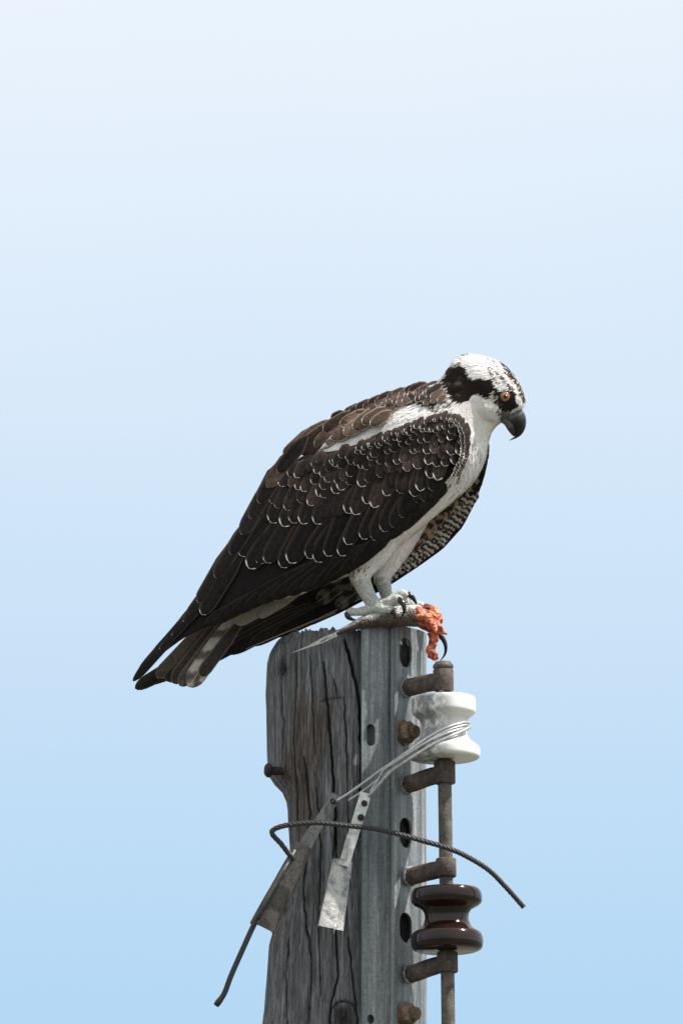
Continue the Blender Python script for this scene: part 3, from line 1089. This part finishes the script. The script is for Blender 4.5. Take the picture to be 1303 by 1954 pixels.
att = body_me.attributes.new('skin', 'FLOAT', 'POINT')
att.data.foreach_set('value', [min(1.0, max(0.0, (pix(p)[1] - 1094) / 12)) for p in BV])
body_me.polygons.foreach_set('use_smooth', [True] * len(body_me.polygons))
body_me.materials.clear(); body_me.materials.append(BODYM)
body_me.name = 'body'
o_ = ORG[bird.name]
body_me.transform(Matrix.Translation(-o_))
body = link('body', body_me, bird, o_)

# ---- loose contour feathers standing a little off the body
tris = []
areas = []
body_me.calc_loop_triangles()
for lt_ in body_me.loop_triangles:
    a, b2, c = (BV[i] for i in lt_.vertices)
    m = (a + b2 + c) / 3
    px, py = pix(m)
    if py > 1104 + 6 * noise.noise(m * 300):
        continue
    tris.append((a, b2, c)); areas.append((b2 - a).cross(c - a).length * (5.0 if (px > 815 and py < 800) else 1.0))
areas = np.array(areas); areas /= areas.sum()
rng = np.random.default_rng(5)
pick = rng.choice(len(tris), 46000, p=areas)
fl = MB(); fcol = []; fnor = []
EYE2 = (962.6, 756.5)
for ti in pick:
    a, b2, c = tris[ti]
    r1, r2 = random.random(), random.random()
    if r1 + r2 > 1: r1, r2 = 1 - r1, 1 - r2
    p = a + (b2 - a) * r1 + (c - a) * r2
    n = (b2 - a).cross(c - a).normalized()
    loc, nn, _, _ = BVH.find_nearest(p)
    px, py = pix(p)
    if math.hypot(px - EYE2[0], py - EYE2[1]) < 13.5 or (px > 985 and py > 772):
        continue
    head = px > 826 and py < 800
    if head:
        fx, fy = -0.86, (0.5 if py > 700 else 0.2)
        if px < 880: fx, fy = -0.75, 0.66
        if py > 765 and px > 880: fx, fy = -0.45, 0.9
        ln = random.uniform(9, 15); w = random.uniform(0.7, 1.25)
        if px < 885 and py < 735: ln *= 1.7; w *= 1.2; fx, fy = -0.85, 0.5
        if px < 868 and py > 735: ln *= 1.4
    else:
        fx, fy = (-0.45, 0.9) if px > 840 else (-0.75, 0.66)
        ln = random.uniform(14, 24); w = random.uniform(1.5, 2.8)
        if py > 1000: fx, fy = -0.35, 0.93; ln *= 0.75; w *= 0.7
        if py < 860 and px < 850: ln *= 0.9; w *= 0.8
    fx += random.gauss(0, 0.16); fy += random.gauss(0, 0.16)
    f = Vector((fx, 0.22 * -fx, -fy))
    f = (f - nn * f.dot(nn)).normalized()
    sd = f.cross(nn).normalized()
    cc = bodycol(p + nn * 0.0005) * random.uniform(0.92, 1.06)
    lf = random.uniform(0.6, 2.0) * (2.4 if (px < 885 and py < 740 and px > 815) else 1.0)
    k = len(fl.v)
    fl.v += [p + nn * 0.3 * S, p + f * ln * 0.55 * S - sd * w * S + nn * lf * 0.6 * S, p + f * ln * S + nn * (lf * 0.8) * S, p + f * ln * 0.55 * S + sd * w * S + nn * lf * 0.6 * S]
    fl.f.append((k, k + 3, k + 2, k + 1)); fnor += [tuple(nn)] * 4
    fcol += [cc] * 4
fl.att['pcol'] = ('COLOR', fcol)
plo = fl.build('contour_plumage', PLUME, bird, True, o_, recalc=False)
plo['kind'] = 'stuff'
plo.data.normals_split_custom_set_from_vertices(fnor)

# ---- eye, beak
dep = bdepth(*EYE2)
rE = 12.5
ec = at(EYE2[0], EYE2[1], dep + 5.5)
vd = (CAMPOS - ec).normalized()
look = (vd + Vector((0.10, 0, -0.02))).normalized()
b = MB(); ecol = []
x_ = look.orthogonal().normalized(); y_ = look.cross(x_)
prof = []
for i in range(15):
    t = math.radians(4 + 106 * i / 14)
    prof.append((math.sin(t) * rE * S, math.cos(t) * rE * S))
b.lathe(ec, look, prof, 24)
for r, h in prof:
    q = r / S
    cc = (0.36, 0.12, 0.006) if q < 8.2 else ((0.17, 0.045, 0.003) if q < 9.4 else (0.006, 0.005, 0.005))
    ecol += [cc] * 24
b.att['pcol'] = ('COLOR', ecol)
eye = b.build('eye', IRIS, bird)
b = MB()
b.lathe(ec + look * (rE - 2.2) * S, look, [(4.3 * S, 0), (4.3 * S, 1.3 * S), (3.5 * S, 2.0 * S), (1.5 * S, 2.6 * S), (0.3 * S, 2.7 * S)], 18)
b.build('pupil', PUPIL, eye)
def beak(name, secs, colf, mat):
    b = MB(); cc = []
    A = spline([Vector((s[0], s[1], s[4])) for s in secs], 18)
    B = spline([Vector((s[2], s[3], 0)) for s in secs], 18)
    rows = []
    for i, (t, q) in enumerate(zip(A, B)):
        mx, my = (t.x + q.x) / 2, (t.y + q.y) / 2
        row = []
        for j in range(16):
            a = 2 * math.pi * j / 16
            p = at(mx + (t.x - mx) * math.cos(a), my + (t.y - my) * math.cos(a), yc(975) - max(0.4, t.z) * math.sin(a))
            row.append(p); cc.append(colf(i / 17, a))
        rows.append(row)
    b.quadgrid(rows, True, True)
    b.att['pcol'] = ('COLOR', cc)
    return b.build(name, mat, bird)
beak('upper_beak', [(988, 772, 962, 797, 19), (996, 782, 967, 802, 17), (1002, 793, 972, 807, 15), (1003.5, 806, 978, 815, 12.5), (1001, 819, 982, 824, 9.5), (994, 830, 982.5, 831, 6.5), (984, 836.5, 979, 834.5, 3.6), (971, 841, 971, 840, 0.8)],
     lambda f, a: (0.10, 0.115, 0.13) if f < 0.2 else ((0.03, 0.033, 0.038) if f < 0.32 else (0.010, 0.010, 0.011)), BEAKM)
beak('lower_beak', [(966, 793, 953, 806, 14), (977, 803, 961, 810, 11.5), (983, 813, 967, 819, 9), (985, 823, 973, 827, 6.5), (984, 831, 979, 833, 2.0)],
     lambda f, a: (0.09, 0.085, 0.085) if f < 0.5 else (0.03, 0.028, 0.03), BEAKM)
b = MB()
b.ell(at(978, 791, yc(975) - 16.4), Vector((3.2, 1.2, 1.3)) * S, rot=Matrix.Rotation(math.radians(35), 3, 'Y'))
b.build('nostril', PUPIL, bird)

# ---- talons
def talon(pts, r0):
    b = MB()
    P = spline([at(*p) for p in pts], 14)
    b.tube(P, [max(0.5, r0 * (1 - (i / 13.5) ** 1.6)) * S for i in range(14)], 10)
    b.build('talon', TALONM, bird)
talon([(761, 1143, f1 - 24), (769, 1153, f1 - 30), (771, 1167, f1 - 31), (763, 1182, f1 - 28)], 6.2)
talon([(777, 1133, f1 - 3), (786, 1139, f1 - 4), (792, 1148, f1 - 3), (795, 1156, f1)], 5.8)
talon([(662, 1170, f1 - 6), (664, 1177, f1 - 8), (672, 1182, f1 - 6), (684, 1184, f1 - 2)], 6.0)
talon([(748, 1166, f1 - 22), (753, 1172, f1 - 26), (754, 1181, f1 - 26)], 4.6)
talon([(818, 1163, f2 - 4), (829, 1166, f2 - 6), (836, 1174, f2 - 6), (837, 1184, f2 - 4)], 5.6)
talon([(825, 1201, f2 - 4), (839, 1212, f2 - 8), (849, 1228, f2 - 8), (849, 1247, f2 - 6), (838, 1263, f2 - 4)], 6.0)
talon([(701, 1172, f2 + 8), (703, 1180, f2 + 8), (712, 1185, f2 + 8)], 4.5)

# ---- wings
LOWN = [(884, 850), (880, 882), (862, 909), (838, 936), (818, 963), (784, 997), (750, 1024), (710, 1047), (669, 1085), (632, 1108), (594, 1124), (535, 1140), (490, 1153), (446, 1172), (402, 1194), (350, 1221), (300, 1258), (256, 1298)]
UPN = [(868, 800), (850, 796), (800, 808), (720, 831), (650, 856), (575, 868), (532, 902), (507, 932), (482, 967), (457, 1017), (432, 1062), (402, 1107), (380, 1150), (342, 1190), (302, 1234), (278, 1266), (266, 1284), (257, 1295)]
HN = [(0, 70), (0.08, 86), (0.2, 99), (0.45, 99), (0.6, 84), (0.78, 56), (1, 34)]
QN = [(0, 70), (0.1, 100), (0.3, 122), (0.5, 112), (0.7, 75), (0.85, 40), (1, 22)]
AX0 = Vector((876, 830)); AX1 = Vector((270, 1290)); AXD = (AX1 - AX0).normalized(); AXL = (AX1 - AX0).length
AXN = Vector((-AXD.y, AXD.x))
_cache = {}
def dnear(px, py):
    key = (round(px), round(py))
    if key in _cache:
        return _cache[key]
    q = Vector((px, py)) - AX0
    t = q.dot(AXD) / AXL
    s = q.dot(AXN)
    tt = min(max(t, 0), 1)
    off = interp([(0, 0), (0.3, -8), (0.6, -12), (1, 0)], tt)
    k = (s - off) / interp(QN, tt)
    d = yc(px) - interp(HN, tt) * (1 - 0.30 * min(k * k, 2.0))
    if t < 0.03:
        d += (0.03 - t) * 600
    h = bdepth(px, py)
    if h is not None and h - 5 < d:
        d = h - 5
    _cache[key] = d
    return d
def dfar(px, py):
    e = max(0.0, (px - 850) / 80.0)
    return yc(px) + 62 - 30 * e * e - max(0, (600 - px)) * 0.10
def shell(name, up_, low, dfun, thick, parent, mat, inset=0):
    A = resample([Vector((x, y, 0)) for x, y in up_], 70)
    B = resample([Vector((x, y, 0)) for x, y in low], 70)
    b = MB()
    front, back = [], []
    for p, q in zip(A, B):
        c = (p + q) / 2
        p = p + (c - p).normalized() * min(inset, (c - p).length * 0.5); q = q + (c - q).normalized() * min(inset, (c - q).length * 0.5)
        rf, rb = [], []
        for k in range(15):
            m = p.lerp(q, k / 14)
            d0 = dfun(m.x, m.y)
            e = math.sin(math.pi * k / 14)
            rf.append(at(m.x, m.y, d0)); rb.append(at(m.x, m.y, d0 + 0.8 + thick * e))
        front.append(rf + rb[::-1])
    b.quadgrid(front, True, True)
    return b.build(name, mat, parent, True)
wing = shell('wing', UPN, LOWN, lambda x, y: dnear(x, y) + 1.5, 12, bird, DARKSHELL, 2.5)
UPF = [(926, 852), (905, 880), (880, 905), (850, 935), (815, 968), (780, 1000), (730, 1040), (690, 1070), (620, 1100), (560, 1125), (500, 1150), (440, 1180), (380, 1215), (330, 1250), (290, 1282), (262, 1308)]
LOWF = [(933, 858), (933, 880), (926, 912), (908, 962), (884, 1008), (846, 1050), (800, 1083), (750, 1116), (692, 1150), (650, 1172), (600, 1194), (520, 1217), (460, 1243), (406, 1267), (330, 1299), (262, 1320)]
farw = shell('wing', UPF, LOWF, dfar, 8, bird, DARKSHELL, 2.5)

UC = [-1, -0.55, 0, 0.55, 1]
def feather(name, parent, mat, tip, dirv, length, width, dfun, lift0, lift1, tint=(0.03, 0.024, 0.022), tipw=0.0, margin=0.0, camber=2.0, bend=0.0, twist=1.0, taper=0.0, blunt=0.5, sign=-1):
    """one vane lying along a surface; everything in photo pixels, lifted off the surface"""
    dv = Vector(dirv).normalized()
    pv = Vector((-dv.y, dv.x))
    tp = Vector(tip)
    b = MB(); uv = []; ed = []; td = []; ac = []
    phase = random.uniform(0, 40) if mat is not FEATHER and mat is not TAILP else 0.0
    rows = []
    bl = min(0.75, blunt * width / length)
    for v in sorted([0, 0.1, 0.1 + (0.9 - bl) * 0.4, 1 - bl, 1 - 0.6 * bl, 1 - 0.3 * bl, 1 - 0.1 * bl, 1.0]):
        w = width / 2
        if v < 0.35:
            w *= 0.18 + 0.82 * math.sin(v / 0.35 * math.pi / 2)
        x = max(0.0, (v - (1 - bl)) / bl)
        w *= math.sqrt(max(0.0, 1 - x * x)) * (1 - taper * v)
        w = max(w, 0.6)
        row = []
        for u in UC:
            s = length * (v - 1)
            lat = u * w * (1 + random.uniform(-0.03, 0.03)) + bend * (v * v - 1) * -1 * 0
            lat += bend * math.sin(math.pi * v)
            q = tp + dv * (s - (abs(u) ** 2) * w * 0.12) + pv * lat
            lf = lift0 - 4 * max(0, 1 - v / 0.2) + (lift1 - lift0) * v + camber * (1 - u * u) * (0.5 + 0.5 * v) + twist * u
            row.append(at(q.x, q.y, dfun(q.x, q.y) + sign * lf))
            ed.append(w * (1 - abs(u)) if v < 1 else 0.0); td.append(-s + phase); ac.append(u)
        rows.append(row)
    b.quadgrid(rows)
    n = len(b.v)
    b.att['edge'] = ('FLOAT', ed); b.att['tipd'] = ('FLOAT', td); b.att['across'] = ('FLOAT', ac)
    b.att['tipw'] = ('FLOAT', [tipw] * n); b.att['margin'] = ('FLOAT', [margin] * n)
    b.att['tint'] = ('COLOR', [tint] * n)
    return b.build(name, mat, parent, True, recalc=False)
def rt(base, k=0.3):
    f = random.uniform(1 - k, 1 + k)
    return (base[0] * f, base[1] * f, base[2] * f)
DARK = (0.0095, 0.0078, 0.0078); MID = (0.0155, 0.012, 0.0113); WARM = (0.062, 0.042, 0.032); LITE = (0.115, 0.078, 0.058)

# near wing: flight feathers first, then covert rows up to the shoulder, like tiles
for i, (tp, dr_, ln, w) in enumerate([((254, 1300), (-0.66, 0.75), 250, 22), ((262, 1286), (-0.66, 0.75), 240, 20), ((282, 1262), (-0.68, 0.74), 230, 22), ((305, 1238), (-0.68, 0.73), 220, 24), ((328, 1212), (-0.66, 0.75), 200, 26), ((350, 1186), (-0.62, 0.78), 180, 28)]):
    feather('primary_feather', wing, FEATHER, tp, dr_, ln, w, dnear, 1.2 + i * 0.8, 1.6 + i * 0.8, rt(DARK, 0.2), 0.8 if i > 2 else 0, 0.05, 1.5, 0, 0.5, 0.25, 1.6)
sec_tips = resample([Vector((x, y, 0)) for x, y in [(392, 1193), (440, 1171), (490, 1152), (540, 1138), (595, 1122), (635, 1104), (672, 1081), (712, 1045), (752, 1021), (786, 993), (820, 958)]], 19)
for i, p in enumerate(sec_tips):
    f = i / 18
    feather('secondary_feather', wing, FEATHER, (p.x + random.uniform(-2, 2), p.y - 1), (-0.86 + 0.22 * f, 0.46 + 0.30 * f), 210 - 165 * f, 34 - 6 * f, dnear, 2.0 + i * 0.1, 2.6 + i * 0.15, rt(DARK, 0.25), 0, 0.05, 1.6, 0, 1.2, 0.2, 0.8)
ROWS = [
    ([(452, 1070), (482, 1087), (545, 1081), (605, 1064), (656, 1048), (703, 1030), (750, 1004), (790, 968), (826, 930)], 22, 130, 36, (-0.42, 0.91), 3.9, DARK),
    ([(486, 972), (510, 992), (550, 1006), (584, 1007), (625, 992), (660, 981), (716, 961), (753, 934), (790, 944), (820, 921), (852, 900)], 20, 78, 31, (-0.34, 0.94), 4.0, MID),
    ([(500, 945), (545, 968), (598, 958), (640, 940), (690, 920), (745, 908), (790, 895), (830, 886), (864, 880)], 17.5, 58, 27, (-0.34, 0.94), 3.5, MID),
    ([(522, 925), (560, 936), (610, 926), (660, 908), (720, 890), (780, 872), (830, 862), (874, 862)], 15, 46, 23, (-0.36, 0.93), 2.6, MID),
    ([(548, 905), (600, 908), (660, 890), (720, 871), (780, 853), (830, 843), (880, 846)], 13, 37, 20, (-0.4, 0.92), 2.3, MID),
    ([(596, 888), (640, 880), (700, 861), (760, 838), (820, 828), (880, 832)], 10.5, 30, 16, (-0.42, 0.9), 2.1, (0.016, 0.0125, 0.0115)),
    ([(682, 861), (705, 855), (740, 841), (800, 820), (874, 818)], 9, 25, 14, (-0.5, 0.86), 2.0, (0.019, 0.0145, 0.013)),
    ([(706, 849), (735, 838), (780, 821), (840, 804), (866, 806)], 8, 20, 11.5, (-0.6, 0.8), 1.9, (0.022, 0.0165, 0.0145)),
]
for k, (cv, sp_, ln, w, dr_, tw, tn) in enumerate(ROWS):
    total = sum(math.hypot(a[0] - b_[0], a[1] - b_[1]) for a, b_ in zip(cv, cv[1:]))
    pts = resample([Vector((x, y, 0)) for x, y in cv], int(total / sp_) + 1)
    for i, p in enumerate(pts):
        f = i / (len(pts) - 1)
        jx, jy = random.uniform(-0.32, 0.32) * sp_, random.uniform(-0.55, 0.55) * sp_
        dx = dr_[0] - 0.20 * (1 - f) + 0.12 * f + random.gauss(0, 0.06)
        sh = 0.75 + 0.35 * (1 - f) if k in (1, 2) else 1.0
        lk = 4.0 + k * 1.5
        twj = tw * random.choice((0, 0.5, 0.8, 0.9, 1.0, 1.1, 1.2, 1.3))
        if k == 0 and f > 0.72: twj *= 0.35
        feather('covert_feather', wing, FEATHER, (p.x + jx, p.y + jy), (dx, dr_[1]), ln * sh * random.uniform(0.9, 1.1), w * (0.92 + 0.2 * (1 - f)) * random.uniform(0.8, 1.15), dnear, lk - 1.5, lk + 2.2 + random.uniform(-0.6, 0.8), (rt((0.036, 0.026, 0.022), 0.3) if (k in (1, 2, 3) and random.random() < 0.3) else rt(tn, 0.4)), twj, 0.04, 1.3 + 0.015 * w, 0, 1.3, 0.0, 0.62)  # some middle coverts tinted warmer, a sunlit sheen put into their colour
# leading edge of the wing: tiny scales over the rounded shoulder
lead = resample([Vector((x, y, 0)) for x, y in [(856, 797), (872, 806), (881, 824), (884, 848), (881, 878), (866, 905)]], 26)
for i, p in enumerate(lead):
    for q in range(2):
        feather('covert_feather', wing, FEATHER, (p.x + 4 - 7 * q + random.uniform(-1, 1), p.y + 4 + random.uniform(-2, 2)), (-0.45, 0.9), 15, 9.5, dnear, 15, 17.5, rt((0.017, 0.013, 0.0115), 0.3), 2.0, 0.05, 2, 0, 1.2, 0, 0.6)
# long tertials along the upper edge
for i, (tp, dr_, ln, w, tn) in enumerate([((385, 1173), (-0.52, 0.85), 170, 34, DARK), ((378, 1150), (-0.50, 0.86), 150, 26, MID), ((411, 1102), (-0.52, 0.85), 150, 30, MID), ((440, 1058), (-0.52, 0.85), 140, 30, DARK), ((461, 1020), (-0.48, 0.88), 130, 32, MID),
                                      ((478, 990), (-0.48, 0.88), 120, 32, MID), ((494, 960), (-0.52, 0.85), 110, 32, DARK), ((510, 930), (-0.58, 0.81), 96, 30, WARM), ((530, 902), (-0.62, 0.78), 90, 30, DARK)]):
    feather('tertial_feather', wing, FEATHER, tp, dr_, ln, w, dnear, 5.0 + i * 0.5, 8.0 + i * 0.7, rt(tn, 0.15), 3.0 if i == 0 else 1.3, 0.14, 2.5, 0, 1.5, 0.1, 0.7)
# shoulder feathers between wing and back
def dback(px, py):
    h = bdepth(px, py)
    d = dnear(px, py) + 16
    if h is not None:
        return min(h - 3, max(d, h - 26))
    n = BVH.find_nearest(at(px, py, yc(px)))
    return n[0].y / S - 2
SCAP = [((541, 872), (-0.74, 0.67), 92, 26, WARM), ((556, 866), (-0.74, 0.67), 95, 30, LITE), ((575, 868), (-0.76, 0.65), 100, 36, WARM), ((600, 852), (-0.82, 0.57), 90, 32, LITE), ((578, 846), (-0.80, 0.60), 66, 20, WARM),
        ((630, 837), (-0.82, 0.57), 86, 36, WARM), ((655, 828), (-0.84, 0.5), 74, 28, LITE), ((673, 819), (-0.80, 0.58), 66, 30, WARM), ((690, 808), (-0.84, 0.5), 60, 24, WARM), ((648, 812), (-0.86, 0.45), 66, 24, LITE), ((616, 822), (-0.84, 0.5), 74, 26, WARM), ((706, 812), (-0.8, 0.55), 50, 22, WARM)]
for i, (tp, dr_, ln, w, tn) in enumerate(SCAP):
    feather('scapular_feather', bird, FEATHER, tp, dr_, ln, w, dback, 2 + i * 0.5, 6 + i * 0.8, rt(tn, 0.2), 2.6, 0.55, 3.0, 0, 1.6, 0, 0.7)
MROWS = [([(634, 801), (664, 787), (703, 770), (745, 756), (782, 748), (806, 746)], 12, 36, 16), ([(640, 804), (690, 782), (735, 767), (780, 755), (814, 752)], 11, 34, 17),
         ([(672, 804), (712, 790), (738, 774), (780, 763), (824, 760)], 11, 30, 16), ([(690, 806), (715, 800), (738, 786)], 10, 30, 16), ([(770, 770), (800, 770), (832, 770)], 9, 24, 13)]
for k, (cv, sp_, ln, w) in enumerate(MROWS):
    total = sum(math.hypot(a[0] - b_[0], a[1] - b_[1]) for a, b_ in zip(cv, cv[1:]))
    for i, p in enumerate(resample([Vector((x, y, 0)) for x, y in cv], int(total / sp_) + 1)):
        f = p.x / 840
        feather('mantle_feather', bird, FEATHER, (p.x + random.uniform(-4, 4), p.y + random.uniform(-3, 3)), (-0.88, 0.40 + 0.1 * k), ln * random.uniform(0.85, 1.15), w, dback, 2 + 0.6 * (4 - k) + i * 0.12, 4.5 + 0.6 * (3 - k) + i * 0.12, rt(WARM if random.random() > 0.3 else MID, 0.25), 1.9, 0.4, 1.8, 0, 1.0, 0, 0.65)

# far wing, seen from its inner side
for i in range(7):
    f = i / 6
    tp = Vector((257, 1317)).lerp(Vector((520, 1216)), f) if i else Vector((258, 1317))
    feather('primary_feather', farw, FEATHER, (tp.x, tp.y - 3), (-0.90 + 0.06 * (1 - f), 0.43 + 0.08 * (1 - f)), 300 - 20 * i, 30, dfar, 1.5 + i * 0.4, 2 + i * 0.5, rt((0.016, 0.014, 0.014), 0.2), 0.0, 0.12, 1.0, 0, 0.8, 0.15, 1.0)
for tp, bs in (((556, 1206), (696, 1137)), ((470, 1238), (640, 1168))):
    b = MB()
    b.tube([at(*tp, dfar(*tp) - 7), at((tp[0] + bs[0]) / 2, (tp[1] + bs[1]) / 2, dfar((tp[0] + bs[0]) / 2, 0) - 7.5), at(*bs, dfar(*bs) - 8)], [0.8 * S, 1.5 * S, 2.4 * S], 6)
    b.build('feather_shaft', m_plain('pale_quill', (0.30, 0.24, 0.17), 0.5) if 'pale_quill' not in bpy.data.materials else bpy.data.materials['pale_quill'], farw)
fe = resample([Vector((x, y, 0)) for x, y in [(931, 872), (926, 908), (909, 958), (884, 1004), (846, 1046), (800, 1079), (754, 1110)]], 30)
for i, p in enumerate(fe):       # band of small barred lining feathers along the outer edge
    for q in range(3):
        f = i / 29
        inward = Vector((-0.8, -0.6)) if f > 0.3 else Vector((-1, -0.1))
        feather('underwing_covert', farw, (UNDERW, UNDERW, UNDER)[q] if i > 7 else FEATHER, (p.x + inward.x * (11 + 12 * q) - 6 + random.uniform(-3, 3), p.y + inward.y * (11 + 12 * q) + 7 + random.uniform(-3, 3)), (-0.55, 0.83), 30 + 8 * q, 15 + 3 * q, dfar, 3 + q * 0.6 + (i % 3) * 0.4, 5 + q + (i % 3) * 0.4, rt(DARK), 1.6 if i < 9 else 0.0, 0.05, 1.5, 0, 1, 0, 0.6)
for i in range(26):
    f = random.random()
    p = fe[3 + int(f * 25)]
    off = random.uniform(34, 80)
    feather('underwing_covert', farw, UNDER, (p.x - 0.72 * off, p.y - 0.7 * off + 12), (-0.62, 0.78), 54, 26, dfar, 4 + (i % 5) * 0.5, 6 + (i % 5) * 0.6, rt(DARK), 0, 0, 2, 0, 1, 0, 0.7)
# flank: grey barred feathers between the leg and the dark primaries
for i, (tp, w) in enumerate([((604, 1150), 30), ((630, 1145), 30), ((652, 1138), 28), ((674, 1128), 26), ((640, 1160), 24)]):
    feather('flank_feather', bird, FLANK, tp, (-0.8, 0.6), 70, w, lambda x, y: yc(x) + 40, 2 + i, 4 + i, DARK, 0, 0, 2, 0, 1, 0, 0.7)

# ---- tail
def dtail(px, py):
    return yc(px) + 6 + (px - 400) * 0.06
for i, (tp, dr_, ln, w, mat, tn) in enumerate([
        ((318, 1300), (-0.66, 0.76), 250, 34, FEATHER, (0.022, 0.018, 0.017)), ((300, 1293), (-0.68, 0.73), 230, 24, FEATHER, (0.085, 0.066, 0.054)), ((330, 1304), (-0.62, 0.78), 240, 28, FEATHER, (0.04, 0.032, 0.028)),
        ((343, 1309), (-0.60, 0.80), 240, 26, FEATHER, (0.075, 0.06, 0.05)), ((360, 1311), (-0.56, 0.83), 190, 33, TAILP, DARK), ((382, 1290), (-0.60, 0.80), 150, 22, FEATHER, (0.035, 0.03, 0.027))]):
    feather('tail_feather', bird, mat, tp, dr_, ln, w, dtail, 2 + i * 2.2, 2 + i * 2.2, tn, 1.0, 0.25, 2, 0, 1.5, -0.15, 0.8)
UNDT = m_plain('pale_grey_undertail', (0.27, 0.245, 0.22), 0.8, 0.15)
for i, (tp, dr_, ln, w) in enumerate([((446, 1188), (-0.88, 0.47), 140, 30), ((492, 1176), (-0.86, 0.50), 100, 20)]):
    feather('undertail_covert', bird, UNDT, tp, dr_, ln, w, dtail, 16 + i * 2, 16 + i * 2, DARK, 0, 0, 2, 0, 1.0, 0, 0.6)

# ------------------------------------------------------------------ fish under the talons
fish = thing('fish', 'half-eaten fish with torn orange flesh held under the talons on the pole top', 'fish', at(720, 1190, -150))
secs = [(612, 1224, 3, 2, -170), (630, 1215, 5, 4, -168), (655, 1202, 8.5, 8, -165), (680, 1191, 12.5, 14, -162), (705, 1184, 16, 20, -158), (735, 1177, 20, 26, -154), (765, 1174, 22, 30, -150), (792, 1173, 23, 31, -146), (808, 1176, 20, 26, -143)]
b = MB(); cc = []
dense = spline([Vector((a, b2, c)) for a, b2, c, d_, e in secs], 44)
dn2 = spline([Vector((d_, e, 0)) for a, b2, c, d_, e in secs], 44)
rows = []
for i, (q, r) in enumerate(zip(dense, dn2)):
    t = (dense[min(i + 1, 43)] - dense[max(i - 1, 0)]); t = Vector((t.x, t.y)).normalized()
    nx, ny = -t.y, t.x
    row = []
    for j in range(22):
        a = 2 * math.pi * j / 22
        wob = 1 + 0.05 * noise.noise(Vector((q.x * 0.06, math.cos(a) * 2, math.sin(a) * 2)))
        p = at(q.x - nx * q.z * math.cos(a) * -1 * wob, q.y - ny * q.z * math.cos(a) * wob * 1, r.y - r.x * math.sin(a) * wob)
        row.append(p)
        up_f = math.cos(a)
        cB = Vector((0.10, 0.074, 0.060)); cW = Vector((0.60, 0.57, 0.54))
        cc.append(cB.lerp(cW, min(1, max(0, (up_f - 0.12) * 1.9 + 0.9 * noise.noise(Vector((q.x * 0.05, a * 1.2, 1)))))))  # mottled pale skin, with the sunlit top painted into the colour
    rows.append(row)
b.quadgrid(rows, True, True)
b.att['pcol'] = ('COLOR', cc)
b.build('fish_body', FISHM, fish)
FIN = m_plain('pale_fish_fin', (0.45, 0.43, 0.40), 0.5, 0.4, 0, 300, 0.45)
def fin(pts, d0, d1):
    b = MB()
    fr_ = [at(x, y, d0 + (d1 - d0) * (628 - x) / 75) for x, y in pts]
    b.prism(fr_, [p + Vector((0.2, 1, 0)) * 2 * S for p in fr_])
    b.build('tail_fin', FIN, fish, False)
fin([(640, 1206), (644, 1214), (612, 1228), (553, 1247), (588, 1232), (614, 1217)], -172, -166)
def blob(centres, vox, name, mat, parent):
    q = MB()
    for pts, rad in centres:
        q.tube(pts, [r * S for r in rad], 9)
    me = bpy.data.meshes.new('t'); me.from_pydata([tuple(p) for p in q.v], [], q.f)
    o = bpy.data.objects.new('t', me); COL.objects.link(o)
    r_ = o.modifiers.new('r', 'REMESH'); r_.mode = 'VOXEL'; r_.voxel_size = vox
    s_ = o.modifiers.new('s', 'SMOOTH'); s_.factor = 0.5; s_.iterations = 1
    m2 = bpy.data.meshes.new_from_object(o.evaluated_get(bpy.context.evaluated_depsgraph_get()))
    bpy.data.objects.remove(o)
    m2.name = name
    for v in m2.vertices:
        n_ = 0.9 * noise.noise(v.co * 300) + 0.5 * noise.noise(v.co * 750)
        v.co += v.normal * n_ * 2.2 * S
    og = centres[0][0][0]
    m2.transform(Matrix.Translation(-og))
    m2.polygons.foreach_set('use_smooth', [True] * len(m2.polygons))
    m2.materials.clear(); m2.materials.append(mat)
    return link(name, m2, parent, og)
fib = []
for i in range(34):                   # torn fibres hanging off the bitten end
    hang = random.random()
    p0 = Vector((random.uniform(786, 806), random.uniform(1160, 1190), random.uniform(-172, -122)))
    p2 = Vector((random.gauss(824, 6) + 9 * hang, 1174 + 44 * hang + random.gauss(0, 5), p0.z + random.gauss(-2, 8)))
    p1 = (p0 + p2) / 2 + Vector((random.uniform(3, 13), random.uniform(-7, 2), 0))
    r0 = random.uniform(5.0, 9.0)
    fib.append(([at(*q) for q in spline([p0, p1, p2], 8)], [r0 * k for k in (0.8, 1, 1, 0.95, 0.9, 0.8, 0.6, 0.25)]))
for i in range(14):
    p0 = Vector((random.gauss(821, 4), random.uniform(1176, 1212), random.uniform(-160, -138)))
    p2 = p0 + Vector((random.uniform(2, 8), random.uniform(3, 11), random.gauss(0, 4)))
    fib.append(([at(*q) for q in spline([p0, (p0 + p2) / 2 + Vector((4, -2, 0)), p2], 6)], [4, 3.6, 3, 2.5, 2, 1.0]))
fib.append(([at(x, y, -150) for x, y in ((824, 1206), (828, 1218), (825, 1230), (821, 1240), (824, 1249), (831, 1255), (835, 1258))], [10, 9, 8, 9.5, 10, 7.5, 3]))
fib.append(([at(x, y, -148) for x, y in ((822, 1190), (834, 1196), (843, 1206), (852, 1211))], [10, 8, 5, 2]))
fib.append(([at(x, y, -148) for x, y in ((808, 1158), (826, 1164), (836, 1176), (842, 1190))], [8, 9, 7, 3]))
blob(fib, 1.4 * S, 'torn_flesh', FLESH, fish)
